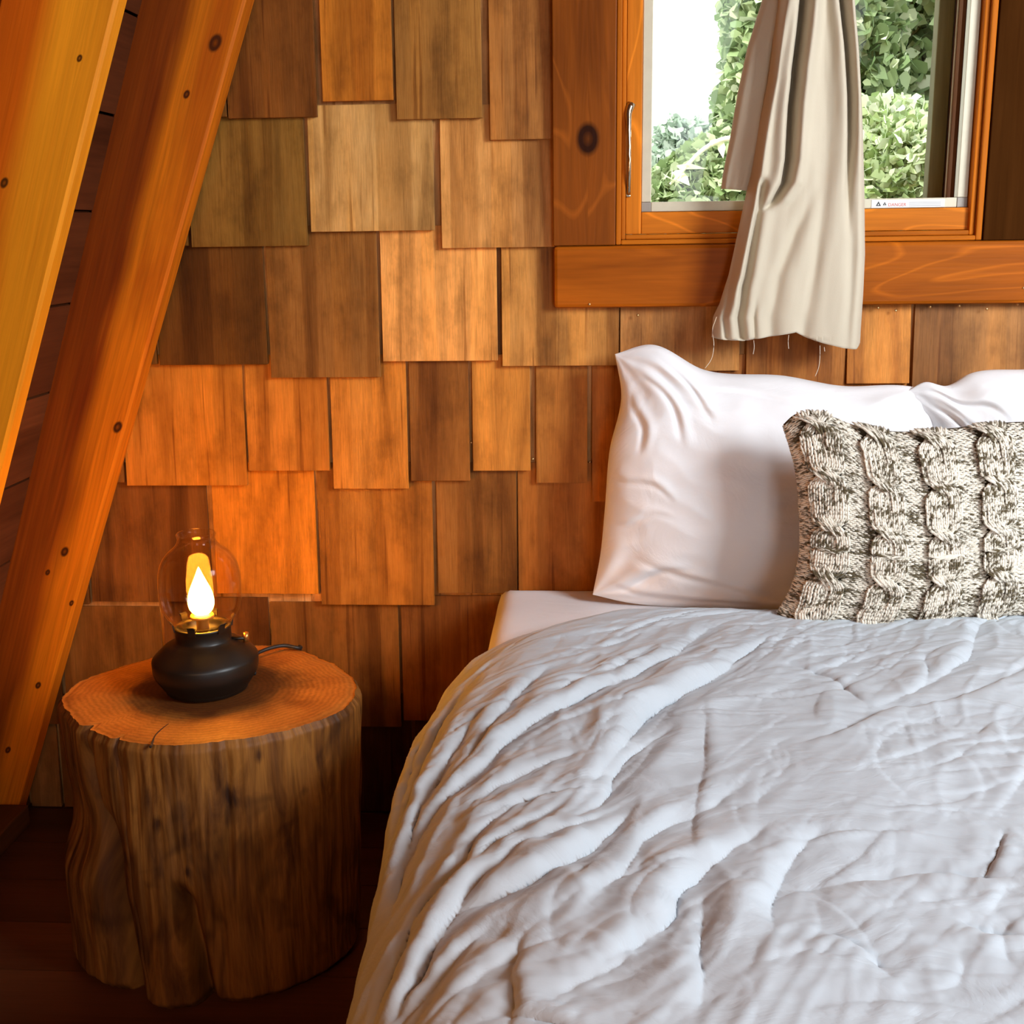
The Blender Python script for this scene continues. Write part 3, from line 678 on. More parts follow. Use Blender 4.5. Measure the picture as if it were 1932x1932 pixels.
# ================================================================== BED
bed = empty('bed', (.62, -1.0, 0)); tag(bed, 'double bed with a white fitted sheet, its head against the shingle wall', 'bed')
m_sheet = fabric('white_sheet', (.80, .80, .83, 1), crease=.25)
def softbox(name, x0, x1, y0, y1, z0, z1, r, mat, parent, amp=.002):
    nx, ny = 80, 100
    def ax(a, b_, n):
        t = np.linspace(0, 1, n); return a + (b_ - a) * (3 * t ** 2 - 2 * t ** 3) * .7 + (b_ - a) * t * .3
    xs, ys = ax(x0, x1, nx), ax(y0, y1, ny)
    XX, YY = np.meshgrid(xs, ys)
    d = np.minimum(np.minimum(XX - x0, x1 - XX), np.minimum(YY - y0, y1 - YY))
    d = np.clip(d / r, 0, 1); ztop = z1 - r * (1 - np.sqrt(1 - (1 - d) ** 2)) + amp * pn(XX * 12, YY * 12)
    T = np.stack([XX, YY, ztop], -1).reshape(-1, 3)
    per = [j for j in range(nx)] + [i * nx + nx - 1 for i in range(1, ny)] + [(ny - 1) * nx + j for j in range(nx - 2, -1, -1)] + [i * nx for i in range(ny - 2, 0, -1)]
    n = len(T); Bv = T[per].copy(); Bv[:, 2] = z0; V = np.r_[T, Bv]; Fc = gridfaces(ny, nx).tolist(); k = len(per)
    for i in range(k): Fc.append([per[(i + 1) % k], per[i], n + i, n + (i + 1) % k])
    Fc.append([n + i for i in range(k)])
    return mesh(name, V, Fc, mat, parent, smooth=True)
softbox('mattress', -.150, 1.42, -1.98, -.030, .20, .447, .035, m_sheet, bed)
b = WB(); b.box(-.12, 1.40, -1.96, -.05, .10, .198, S(110, 64, 34), axis='x'); b.build('bed_base', m_plain_wood, bed, .004)
for lx in (-.08, 1.30):
    for ly in (-1.9, -.14):
        b = WB(); b.box(lx, lx + .06, ly, ly + .06, 0.0, .099, S(90, 52, 28)); b.build('leg', m_plain_wood, bed, .003)

# ---- duvet
sil = [(-.205, -.26), (-.205, -.30), (-.20, -.335), (-.205, -.41), (-.212, -.50), (-.226, -.63), (-.228, -.72), (-.222, -.84), (-.214, -.93), (-.209, -1.05), (-.206, -1.13), (-.200, -1.22), (-.19, -1.32), (-.19, -2.02)]
NYD, NXD = 780, 760
yy = -.262 - 1.74 * np.linspace(0, 1, NYD) ** 1.25
sa = np.array(sil)[::-1]; xe = np.interp(yy, sa[:, 1], sa[:, 0])
for _ in range(8): xe[1:-1] = (xe[:-2] + xe[2:] + 2 * xe[1:-1]) / 4
# head corner drawn in
xe = xe + .13 * (1 - sstep(0, .20, -.262 - yy)) ** 2
rx, rz = .205, .135
hang = .30; arcq = .5 * np.pi * (rx + rz) / 2
flat = 1.47
tt = np.linspace(0, 1, NXD); tot = flat + arcq + hang
aa = np.where(tt < .68, tt / .68 * (arcq + hang + .95), 0)
w0 = arcq + hang + .95; aa = np.where(tt < .8, tt / .8 * w0, w0 + (tt - .8) / .2 * (tot - w0))
A, YD = np.meshgrid(aa, yy); XE = np.repeat(xe[:, None], NXD, 1)
ZT = .497 + .012 * pn(A * 2.2 + 3, YD * 2.2) + .006 * pn(A * 5, YD * 5 + 8)
s = A - hang                                              # <0 hanging, 0..arcq round, > arcq flat
thq = np.clip((arcq - s) / arcq, 0, 1) * np.pi / 2
Xp = np.where(s > arcq, XE + rx + (s - arcq), XE + rx - rx * np.sin(thq))
Zp = np.where(s > arcq, ZT, ZT - rz * (1 - np.cos(thq)))
hd_ = np.clip(-s, 0, None); Zp = Zp - hd_; Xp = Xp + np.where(s < 0, .02 * np.sin(np.clip(-s / hang, 0, 1) * 3.0), 0)
hdst = np.clip((-.262 - YD) / .075, 0, 1)
Zp = Zp - .050 * (1 - np.sqrt(1 - (1 - hdst) ** 2)) * (s > 0) - .05 * (1 - np.sqrt(1 - (1 - hdst) ** 2)) * (s <= 0) * 0
# --- folds drawn from the photograph, held in cloth coordinates (distance from hem, y)
def cloth(px, py):
    p = Z(px, py, .50); xe_ = np.interp(p[1], yy[::-1], xe[::-1]); xx = p[0]
    if xx > xe_ + rx: sv = arcq + (xx - xe_ - rx)
    else:
        q = np.clip((xe_ + rx - xx) / rx, 0, 1); sv = arcq - arcq * math.asin(q) / (np.pi / 2)
    return sv + hang, p[1]
D = np.zeros_like(A)
def fold(pts, w, h, side=1, raw=False, npt=70):
    """a crease: valley on the line with a raised lip on one side"""
    global D
    w *= .80; P = interp_poly(pts if raw else [cloth(x, y) for x, y in pts], npt)
    mg = 5.5 * w + .012
    a0, a1 = P[:, 0].min() - mg, P[:, 0].max() + mg; b0, b1 = P[:, 1].min() - mg, P[:, 1].max() + mg
    js = np.where((aa > a0) & (aa < a1))[0]; is_ = np.where((yy > b0) & (yy < b1))[0]
    if len(js) == 0 or len(is_) == 0: return
    sl = np.s_[is_[0]:is_[-1] + 1, js[0]:js[-1] + 1]
    a_, y_ = A[sl], YD[sl]
    best = np.full(a_.shape, 9.0); sg = np.zeros_like(best); tpar = np.zeros_like(best)
    T = np.gradient(P, axis=0); T /= np.linalg.norm(T, axis=1)[:, None]
    for k in range(len(P)):
        dx = a_ - P[k, 0]; dy = y_ - P[k, 1]; dd = np.hypot(dx, dy); m = dd < best
        best = np.where(m, dd, best); cr = T[k, 0] * dy - T[k, 1] * dx
        sg = np.where(m, cr, sg); tpar = np.where(m, k / (len(P) - 1), tpar)
    ns = pn(tpar * 7 + h * 900, tpar * 0 + w * 300)
    env = np.sin(np.pi * np.clip(tpar * .94 + .03, 0, 1)) ** .6 * (1 + .7 * ns)
    w_ = w * (1 + .5 * pn(tpar * 5 + 3, tpar * 0 + h * 500))
    sd = sg * side + .45 * w * pn(a_ * 13, y_ * 13)
    ps = np.clip(sd, 0, None); ng = np.clip(-sd, 0, None)
    val = np.where(sd > 0, 1.35 * (1 - np.exp(-ps / (.75 * w_))) * np.exp(-(ps / (2.3 * w_)) ** 1.5) - .75 * np.exp(-(ps / (.5 * w_)) ** 1.2),
                   -.75 * np.exp(-(ng / (1.3 * w_)) ** 1.1) + .25 * np.exp(-((ng - 3.2 * w_) / (1.4 * w_)) ** 2))
    fade = np.exp(-np.clip(best - np.abs(sg), 0, None) / (w * .8))
    D[sl] += .9 * h * env * val * fade
def c8(*p): return [(x / 1.45 + 600, y / 1.45 + 1100) for x, y in p]
fold(c8((620, 225), (560, 280), (500, 345), (430, 420), (375, 480)), .013, .010, -1)
fold(c8((1050, 130), (960, 190), (860, 250), (760, 300), (640, 350), (540, 400), (440, 470), (330, 530), (240, 610)), .016, .013, -1)
fold(c8((1240, 150), (1150, 200), (1040, 270), (940, 330), (860, 400), (810, 470), (740, 550)), .024, .017, -1)
fold(c8((460, 320), (380, 400), (320, 460), (270, 540), (230, 620), (190, 720)), .014, .013, -1)
fold(c8((400, 210), (340, 290), (290, 370), (260, 440), (230, 540)), .013, .012, -1)
fold(c8((330, 250), (280, 330), (250, 420), (222, 520)), .010, .009, -1)
fold(c8((840, 630), (760, 700), (680, 750), (580, 795), (480, 822), (400, 830)), .016, .014, -1)
fold(c8((520, 720), (450, 760), (380, 830), (320, 890), (270, 960), (200, 1060)), .015, .013, -1)
fold(c8((1210, 680), (1120, 740), (1040, 800), (985, 850), (960, 910), (880, 980), (760, 1050)), .020, .014, -1)
fold(c8((1380, 670), (1310, 740), (1270, 800), (1240, 880), (1240, 960)), .026, .010, -1)
fold(c8((960, 400), (880, 440), (820, 500), (790, 560), (700, 640)), .018, .009, -1)
fold(c8((1130, 560), (1040, 620), (960, 640), (900, 690), (840, 790), (740, 880)), .018, .008, -1)
fold(c8((420, 640), (360, 720), (300, 770), (230, 860), (160, 960), (120, 1060)), .012, .009, -1)
fold(c8((600, 560), (520, 590), (440, 640), (380, 720), (320, 740)), .009, .007, -1)
fold(c8((640, 610), (560, 650), (470, 690), (440, 720)), .008, .006, -1)
fold(c8((760, 640), (660, 680), (560, 700), (500, 735)), .010, .006, -1)
fold(c8((700, 470), (600, 490), (500, 520), (410, 560)), .009, .006, -1)
fold(c8((740, 560), (640, 560), (540, 575), (440, 610)), .008, .005, -1)
fold(c8((480, 900), (380, 950), (300, 1010), (200, 1090), (140, 1180)), .013, .008, -1)
fold(c8((700, 960), (560, 990), (420, 1040), (300, 1120)), .014, .005, -1)
fold(c8((560, 960), (535, 1050), (545, 1120), (520, 1190)), .008, .006, 1)
fold(c8((540, 1160), (610, 1180), (690, 1205)), .008, .006, 1)
fold(c8((900, 1000), (800, 1050), (700, 1090), (620, 1150)), .016, .006, -1)
fold(c8((1060, 860), (1040, 960), (1040, 1080), (1020, 1190)), .018, .006, -1)
fold(c8((1932, 800), (1700, 780), (1500, 800), (1340, 830)), .030, .008, 1)
fold(c8((1880, 680), (1860, 740), (1820, 790)), .008, .006, 1)
fold(c8((1700, 330), (1560, 345), (1450, 400), (1330, 440)), .014, .006, 1)
fold(c8((1660, 200), (1640, 290), (1530, 330)), .012, .004, -1)
fold(c8((1270, 210), (1400, 250), (1500, 330)), .012, .004, 1)
fold(c8((1830, 110), (1760, 220), (1640, 290)), .018, .007, -1)
fold(c8((1932, 240), (1800, 300), (1650, 340), (1500, 350)), .016, .006, 1)
fold(c8((1060, 330), (1055, 480), (1040, 600), (1020, 760)), .012, .0035, 1)
fold(c8((1932, 960), (1840, 950), (1760, 920)), .02, .007, 1)
fold(c8((1560, 1090), (1480, 1010), (1380, 960)), .02, .006, 1)
fold(c8((900, 190), (820, 230), (720, 270), (600, 340)), .018, .006, -1)
# --- many short creases: diagonal near the left edge, nearly level towards the middle of the bed
fr = random.Random(5)
for k in range(560):
    a0 = hang + fr.uniform(-.05, 1.05) ** 1.0; y0 = -.30 - fr.uniform(0, 1.15)
    t = min(max((a0 - hang - .10) / .50, 0), 1)
    an = (1 - t) * math.radians(fr.gauss(62, 11)) + t * math.radians(fr.gauss(14, 22) if fr.random() < .75 else fr.gauss(60, 15))
    L_ = fr.uniform(.035, .15); kk = fr.uniform(-.5, .5) * L_
    ca, sa_ = math.cos(an), math.sin(an)
    pts = [(a0 + ca * L_ * q - sa_ * kk * q * q, y0 + sa_ * L_ * q + ca * kk * q * q) for q in (1, .5, 0, -.5, -1)]
    w_ = fr.uniform(.003, .0085); fold(pts, w_, w_ * fr.uniform(.08, .34), fr.choice((-1, -1, 1)), True, 26)
# --- finer crumpling
def ridged(x, y): return 1 - np.abs(pn(x, y)) * 2.2
wx = .07 * pn(A * 4, YD * 4) + .005 * pn(A * 19, YD * 19); wy = .07 * pn(A * 4 + 40, YD * 4) + .005 * pn(A * 19 + 7, YD * 19)
diag1 = (A + wx) * .88 - (YD + wy) * .47; diag2 = (A + wx) * .47 + (YD + wy) * .88
left = np.exp(-np.clip(A - hang - .05, 0, None) / .42)
D += .0042 * left * (ridged(diag1 * 17, diag2 * 4) ** 2 - .5)
h1 = (A + wx) * .96 - (YD + wy) * .25; h2 = (A + wx) * .25 + (YD + wy) * .96
amp = .55 + .9 * pn(A * 3 + 9, YD * 3)
finew = 1 - .75 * left; rdg = 0
D += finew * amp * .0018 * (ridged(h1 * 5, h2 * 20) ** 3 - .3) + finew * amp * .0013 * (ridged(h1 * 11 + 7, h2 * 38) ** 3 - .3)
D += amp * .0026 * (ridged(diag1 * 24 + 30, diag2 * 7) ** 4 - .2)
D += .005 * pn(A * 9, YD * 6) + .0012 * pn(A * 30, YD * 46)
D *= .5 + .5 * sstep(0, .16, A - hang)
D *= (sstep(0, .06, -.262 - YD) * .85 + .15)
Pn = np.stack([Xp, YD, Zp], -1)
du = np.gradient(Pn, axis=1); dv = np.gradient(Pn, axis=0); nn = np.cross(dv, du); nn /= np.linalg.norm(nn, axis=-1)[..., None] + 1e-12
if nn[NYD // 2, -50, 2] < 0: nn = -nn
Pn = Pn + nn * D[..., None]
# fold the head edge under
ed = Pn[0].copy(); r1 = ed.copy(); r1[:, 2] -= .006; r1[:, 1] += .004; r2 = ed.copy(); r2[:, 2] -= .018; r2[:, 1] -= .006
e2 = ed.copy(); e2[:, 2] = np.maximum(np.minimum(e2[:, 2], .449), 0) ; e2[:, 1] -= .02
r2[:, 2] = np.maximum(r2[:, 2], np.where(ed[:, 2] > .45, .450, -1))
Vd = np.concatenate([r2[None], r1[None], Pn], 0)
duv = mesh('duvet', Vd.reshape(-1, 3), gridfaces(NYD + 2, NXD), fabric('grey_white_cotton', (.50, .545, .592, 1), crease=.5, sheen=.15), smooth=True)
tag(duv, 'rumpled pale grey cotton duvet spread over the bed and hanging down its left side', 'duvet')
sm = duv.modifiers.new('solid', 'SOLIDIFY'); sm.thickness = .004; sm.offset = -1

# ================================================================== PILLOWS
def pillow(name, top, bot, lef, rig, plane, Tf, Tb, mat, n=(200, 170), p=2.6, q=.55, wr=.005, seed=0, parent=None, ret=False, creases=()):
    """Coons outline on a leaning plane, blown up front and back"""
    nu, nv = n
    def ev(pts, t): 
        P = interp_poly(pts, 400); return np.stack([np.interp(t, np.linspace(0, 1, 400), P[:, k]) for k in (0, 1)], -1)
    def base(U, V_):
        t, b_, l, r = ev(top, U), ev(bot, U), ev(lef, V_), ev(rig, V_)     # V: 0 top .. 1 bottom
        u, v = U[..., None], V_[..., None]
        c00, c10, c01, c11 = [np.array(z_, float) for z_ in (top[0], top[-1], bot[0], bot[-1])]
        P = (1 - v) * t + v * b_ + (1 - u) * l + u * r - ((1-u)*(1-v)*c00 + u*(1-v)*c10 + (1-u)*v*c01 + u*v*c11)
        y0, z0, k = plane
        d = np.stack([P[..., 0] - 966, 966 - P[..., 1], np.full(P.shape[:-1], -F)], -1) @ R.T
        tt_ = (y0 + k * (CP[2] - z0) - CP[1]) / (d[..., 1] - k * d[..., 2])
        return CP + d * tt_[..., None]
    nrm = np.array([0, -1, plane[2]]); nrm /= np.linalg.norm(nrm)
    def puff(U, V_):
        a = np.clip(1 - np.abs(2 * U - 1) ** p, 0, 1); c = np.clip(1 - np.abs(2 * V_ - 1) ** p, 0, 1)
        return (a * c) ** q
    def surf(U, V_, front=True):
        W_ = puff(U, V_); P = base(U, V_)
        s_ = seed * 13.7
        wob = wr * (pn(U * 4 + s_, V_ * 4) * 1.5 + (1 - np.abs(pn(U * 6 + s_, V_ * 9 + 5)) * 2) * .6)
        cr = 0
        for (cu, cv) in ((0, 0), (1, 0), (0, 1), (1, 1)):
            du_, dv_ = U - cu, V_ - cv; rr = np.hypot(du_, dv_); an = np.arctan2(np.abs(dv_), np.abs(du_) + 1e-6)
            cr = cr + np.sin(an * 13 + s_ + cu * 2 + cv) * np.exp(-((rr - .16) / .12) ** 2)
        wob = wob + wr * .8 * cr
        for (u0, v0, u1, v1, cw, cd) in creases:
            L_ = math.hypot(u1 - u0, v1 - v0); tu, tv = (u1 - u0) / L_, (v1 - v0) / L_
            al_ = ((U - u0) * tu + (V_ - v0) * tv) / L_; ac = (U - u0) * tv - (V_ - v0) * tu + .012 * np.sin(al_ * 7 + u0 * 9)
            ee = np.clip(al_ * (1 - al_) * 4, 0, 1) ** .7
            wob = wob + .6 * cd * ee * (np.exp(-((ac - cw) / cw) ** 2) * .8 - np.exp(-(ac / (cw * .6)) ** 2))
        h = (W_ * (Tf if front else Tb) + wob * np.minimum(W_ * 2.0, 1) * (1 if front else .5))
        return P + nrm * (h if front else -h)[..., None]
    if ret: return surf
    a = np.linspace(0, np.pi, nu); U1 = (1 - np.cos(a)) / 2; a = np.linspace(0, np.pi, nv); V1 = (1 - np.cos(a)) / 2
    U, V_ = np.meshgrid(U1, V1)
    A_, B_ = surf(U, V_, True).reshape(-1, 3), surf(U, V_, False).reshape(-1, 3)
    Ff = gridfaces(nv, nu); Fb = gridfaces(nv, nu)[:, ::-1] + nu * nv
    o = mesh(name, np.r_[A_, B_], np.r_[Ff, Fb], mat, parent, smooth=True)
    w = o.modifiers.new('weld', 'WELD'); w.merge_threshold = .0004
    return o
m_pil = fabric('white_pillowcase', (.90, .90, .92, 1), crease=.40, sheen=.1)
o = pillow('pillow', [(1160, 668), (1225, 650), (1330, 698), (1480, 709), (1590, 728), (1700, 727), (1762, 735)],
       [(1118, 1122), (1180, 1136), (1300, 1146), (1460, 1152), (1600, 1158), (1790, 1150)],
       [(1160, 668), (1172, 745), (1150, 850), (1141, 960), (1132, 1050), (1118, 1122)],
       [(1762, 735), (1772, 850), (1782, 1000), (1790, 1150)], (-.135, .46, .10), .085, .060, m_pil, seed=1, creases=[(.02, .93, .62, .99, .02, .010), (.10, .80, .55, .97, .025, .008), (.05, .06, .22, .34, .02, .009), (.12, .03, .30, .20, .022, .008), (.03, .16, .10, .42, .018, .008), (.0, .50, .20, .56, .02, .006), (.02, .70, .20, .62, .02, .005), (.03, .97, .26, .80, .02, .007), (.25, .08, .60, .10, .02, .005), (.70, .12, .95, .05, .02, .006)])
tag(o, 'large white pillow standing at the left of the bed head, partly behind the knitted cushion', 'pillow', None)
o = pillow('pillow', [(1712, 738), (1745, 721), (1785, 728), (1830, 705), (1932, 697), (2150, 700), (2300, 712)],
       [(1745, 1150), (1900, 1158), (2100, 1150), (2320, 1140)],
       [(1712, 738), (1752, 800), (1768, 950), (1745, 1150)],
       [(2300, 712), (2290, 900), (2320, 1140)], (-.150, .46, .10), .080, .060, m_pil, seed=2, creases=[(.02, .03, .12, .35, .015, .009), (.05, .02, .25, .2, .02, .008), (.2, .05, .5, .12, .02, .006)])
tag(o, 'white pillow at the right edge of the photo, only its upper left corner showing', 'pillow', None)
# ---- knitted cushion
surf = pillow('c', [(1477, 800), (1500, 781), (1545, 778), (1600, 798), (1680, 813), (1790, 808), (1880, 798), (1960, 794), (2110, 785)],
       [(1462, 1163), (1500, 1178), (1580, 1180), (1700, 1182), (1850, 1166), (1990, 1160), (2120, 1165)],
       [(1477, 800), (1500, 880), (1508, 960), (1506, 1060), (1492, 1110), (1462, 1163)],
       [(2110, 785), (2095, 900), (2100, 1050), (2120, 1165)], (-.345, .50, .18), .062, .045, None, p=3.0, q=.5, wr=.002, seed=3, ret=True)
m_knitbase = plain('knit_ground', S(74, 66, 48), .95, 0, .2, 300)
cush = empty('knitted_cushion', (.46, -.345, .5)); tag(cush, 'brown and cream marled cable-knit cushion leaning on the white pillow', 'cushion')
nu, nv = 140, 110; a = np.linspace(0, np.pi, nu); U1 = (1 - np.cos(a)) / 2; a = np.linspace(0, np.pi, nv); V1 = (1 - np.cos(a)) / 2
U, V_ = np.meshgrid(U1, V1); nrm = np.array([0, -1, .18]); nrm /= np.linalg.norm(nrm)
A_, B_ = surf(U, V_, True) , surf(U, V_, False)
inner = A_ - nrm * .002
o = mesh('cushion_body', np.r_[inner.reshape(-1, 3), B_.reshape(-1, 3)], np.r_[gridfaces(nv, nu), gridfaces(nv, nu)[:, ::-1] + nu * nv], m_knitbase, cush, smooth=True)
w = o.modifiers.new('weld', 'WELD'); w.merge_threshold = .003
# stitches: every one is a plump little loop leg laid along its strand
NCOL, NROW = 76, 52
starts = []      # strand legs: (u0,v0,u1,v1,height0,height1,width)
period = 12.2
pat = []         # column kinds
cab_c = [5.6 + 13.4 * k for k in range(6)]
HW = 4.2
def cable(cc, row):            # returns list of (x, height) for the eight columns at this (float) row, and slot ids
    t = (row + 3.5) / period; k = math.floor(t); f = t - k
    e = sstep(.30, .72, np.array(f)).item()
    out = []
    for c in range(8):
        x0 = c - 3.5
        x = x0 + (4 * e if c < 4 else -4 * e)
        bow = math.sin(math.pi * e)
        rope = 1.0 - .30 * abs((x0 + (2 if c < 4 else -2)) / 2) ** 2 * (.35 + .65 * bow) - (.55 if c in (0, 7) else 0) * (1 - bow * (c == 0))
        over = (bow if c < 4 else -bow * .55)
        # strands bulge apart between the crossings
        out.append((cc + x * 1.08, .0042 + .0056 * over + .0040 * rope, k))
    return out
legs = []
for cc in cab_c:
    for r in range(NROW):
        p0 = cable(cc, r + .0); p1 = cable(cc, r + 1.25)
        if p0[0][2] != cable(cc, r + .999)[0][2]: p1 = cable(cc, math.floor((r + 3.5) / period + 1) * period - 3.5 - 1e-6)
        for c in range(8):
            x0, h0, _ = p0[c]; x1, h1, _ = p1[c]
            for sd in (-1, 1):     # two legs of the V meet at the bottom
                legs.append((x0 + sd * .40, r - .1, x1 + sd * .10, r + 1.35, h0, h1, .00185))
pc = [-.9] + [cab_c[i] + (cab_c[i + 1] - cab_c[i]) / 2 for i in range(len(cab_c) - 1)] + [cab_c[-1] + 6.7]
for i, cc in enumerate(pc):
    wd = 2.8 if i == 0 else 3.5
    for r in range(NROW):
        for half in (0, .5):
            for c in np.arange(-wd, wd + .01, 1.05):
                x = cc + c + (.5 if half else 0)
                legs.append((x - .75, r + half + .15 * math.sin(c * 3), x + .75, r + half, .0008, .0008, .00150))
legs = np.array(legs); nl = len(legs)
j = rng.normal(0, .05, (nl, 4)); legs[:, :4] += j
def uvmap(x, y): return np.clip((x + 1.5) / (NCOL + 3), .001, .999), np.clip((y + .8) / (NROW + 1.8), .002, .998)
SEG, RG = 5, 6
tpar = np.linspace(0, 1, SEG); xs = legs[:, 0:1] + (legs[:, 2:3] - legs[:, 0:1]) * tpar; ys = legs[:, 1:2] + (legs[:, 3:4] - legs[:, 1:2]) * tpar
hs = legs[:, 4:5] + (legs[:, 5:6] - legs[:, 4:5]) * tpar + .0010 * np.sin(np.pi * tpar)
Uq, Vq = uvmap(xs, ys)
Cn = surf(Uq, Vq, True)
eps = .004
Pu = surf(np.clip(Uq + eps, 0, 1), Vq, True) - surf(np.clip(Uq - eps, 0, 1), Vq, True); Pv = surf(Uq, np.clip(Vq + eps, 0, 1), True) - surf(Uq, np.clip(Vq - eps, 0, 1), True)
Nn = np.cross(Pu, Pv); Nn /= np.linalg.norm(Nn, axis=-1)[..., None] + 1e-9
if Nn[nl // 2, 2, 1] > 0: Nn = -Nn
sgn = np.where(Nn[..., 1:2] > .35, -1, 1); Nn = Nn * sgn
Cn = Cn + Nn * hs[..., None]
Tn = np.gradient(Cn, axis=1); Tn /= np.linalg.norm(Tn, axis=-1)[..., None] + 1e-9
Bn = np.cross(Tn, Nn); Bn /= np.linalg.norm(Bn, axis=-1)[..., None] + 1e-9
wr_ = legs[:, 6:7] * (np.array([.45, .95, 1.1, .95, .45]) * (1 + rng.normal(0, .08, (nl, 1))))
ph = np.linspace(0, 2 * np.pi, RG, endpoint=False)
ring_ = Cn[:, :, None, :] + wr_[:, :, None, None] * (np.cos(ph)[None, None, :, None] * Bn[:, :, None, :] + .8 * np.sin(ph)[None, None, :, None] * Nn[:, :, None, :])
Vk = ring_.reshape(-1, 3)
fb = gridfaces(SEG, RG, True); Fk = (fb[None] + (np.arange(nl) * SEG * RG)[:, None, None]).reshape(-1, 4)
# marled yarn: two plies, cream and dark olive brown, with slow drift along the rows
drift = pn(xs * .17 + 3, ys * .30) * 1.0 + pn(xs * .05, ys * 1.1 + 9) * .55
ply = np.sin(tpar[None, :, None] * 5.0 + ph[None, None, :] + rng.uniform(0, 6.28, (nl, 1, 1)))
val = ply * .55 + drift[:, :, None] * 1.3 + rng.normal(0, .40, (nl, 1, 1)) + .30
mk = sstep(-.22, .22, val)[..., None]
cr_, dk_ = np.array(S(236, 228, 212)[:3]), np.array(S(92, 80, 56)[:3])
colk = dk_ * (1 - mk) + cr_ * mk
colk = np.concatenate([colk, np.ones_like(colk[..., :1])], -1).reshape(-1, 4)
m_yarn, nt, bs = newmat('marled_yarn')
nt.links.new(N(nt, 'ShaderNodeAttribute', attribute_name='col').outputs['Color'], bs.inputs['Base Color']); bs.inputs['Roughness'].default_value = .95; bs.inputs['Specular IOR Level'].default_value = .1; bs.inputs['Sheen Weight'].default_value = .3
tcn = N(nt, 'ShaderNodeTexCoord').outputs['Object']; bpn = N(nt, 'ShaderNodeBump'); bpn.inputs['Strength'].default_value = .4; bpn.inputs['Distance'].default_value = .0006
nt.links.new(noise(nt, tcn, 1800, 2), bpn.inputs['Height']); nt.links.new(bpn.outputs[0], bs.inputs['Normal'])
mesh('cable_knit_front', Vk, Fk, m_yarn, cush, smooth=True, attrs={'col': ('FLOAT_COLOR', colk)})

# ================================================================== CURTAIN
YC = -.110
m_cur = fabric('linen_curtain', S(212, 200, 178), weave=900, bump=.25, trans=.12)
m_cur2 = m_cur
curt = empty('curtain', (.36, YC, 1.9)); tag(curt, 'beige linen curtain gathered into one narrow hanging bunch in front of the window', 'curtain')
NRr, NCc = 260, 300
Le = np.array([(1500, -420), (1490, -200), (1475, 0), (1455, 150), (1436, 250), (1418, 350), (1398, 440), (1380, 520), (1362, 575), (1350, 600), (1347, 638)], float)
Re = np.array([(1600, -420), (1608, -200), (1619, 0), (1628, 100), (1638, 250), (1641, 350), (1642, 480), (1638, 560), (1634, 620), (1632, 658)], float)
def edgexz(E): P = np.array([Y(x, y, YC) for x, y in E]); return P[:, 0], P[:, 2]
lx, lz = edgexz(Le); rx_, rz_ = edgexz(Re)
ztop_c = 1.70
bot = [(0, 638), (.07, 640), (.20, 642), (.40, 634), (.54, 627), (.60, 636), (.72, 648), (.86, 658), (.95, 661), (1, 652)]
uu = np.linspace(0, 1, NCc)
zb = np.interp(uu, [q[0] for q in bot], [Y(1490, q[1], YC)[2] for q in bot])
tt = np.linspace(0, 1, NRr)[:, None]
Zc = ztop_c + (zb[None] - ztop_c) * tt
xl = np.interp(Zc, lz[::-1], lx[::-1]); xr = np.interp(Zc, rz_[::-1], rx_[::-1])
Ug = np.repeat(uu[None], NRr, 0)
Xc = xl + (xr - xl) * Ug
def px_u(px, py):
    p = Y(px, py, YC); a_ = np.interp(p[2], lz[::-1], lx[::-1]); b_ = np.interp(p[2], rz_[::-1], rx_[::-1]); return (p[0] - a_) / (b_ - a_), p[2]
Dp = np.zeros_like(Xc)                                   # + = away from the room
def cfold(pts, w, d, soft=1.6, fade=(0.06, 0.10)):
    global Dp
    P = np.array([px_u(*q[:2]) for q in pts]); ww = np.array([q[2] if len(q) > 2 else 1 for q in pts])
    o = np.argsort(P[:, 1]); c = np.interp(Zc, P[o, 1], P[o, 0]); am = np.interp(Zc, P[o, 1], ww[o], left=0, right=ww[o][-1])
    wd = w / (xr - xl)
    Dp += d * am * (np.exp(-((Ug - c) / wd) ** 2) - .35 * np.exp(-((Ug - c - 2.1 * wd) / (soft * wd)) ** 2) - .25 * np.exp(-((Ug - c + 2.1 * wd) / (soft * wd)) ** 2))
cfold([(1522, -400, 1.2), (1518, 0, 1.1), (1512, 60, 1.1), (1503, 130, 1.1), (1496, 200, 1.1), (1490, 300, 1), (1482, 345, .8), (1460, 380, .5), (1440, 400, 0)], .0068, .044)
cfold([(1588, -400, 1.2), (1591, 0, 1.1), (1600, 80, 1), (1606, 180, .9), (1605, 280, .6), (1602, 350, .3), (1600, 450, 0)], .0056, .034)
cfold([(1478, -400, 1), (1474, 0, 1), (1455, 100, .9), (1440, 200, .9), (1424, 330, .9), (1402, 440, .8), (1380, 540, .5), (1370, 640, .3)], .0046, .022)
cfold([(1440, 330, .0), (1438, 350, .9), (1430, 400, .7), (1418, 470, .9), (1404, 540, .9), (1400, 640, .7)], .0058, .018)
cfold([(1560, 0, .2), (1560, 300, .5), (1545, 450, .8), (1520, 600, .6), (1515, 640, .9)], .010, .008)
cfold([(1610, 350, .2), (1608, 480, .8), (1606, 560, .8), (1600, 660, .4)], .009, .007)
cfold([(1545, 340, .2), (1500, 440, .8), (1470, 520, .8), (1455, 640, .8)], .010, .008)
cfold([(1425, 560, 0), (1422, 600, .8), (1424, 642, .9)], .004, .006)
Dp += .0020 * pn(Ug * 5 + 2, Zc * 7) + .0008 * pn(Ug * 16, Zc * 16)
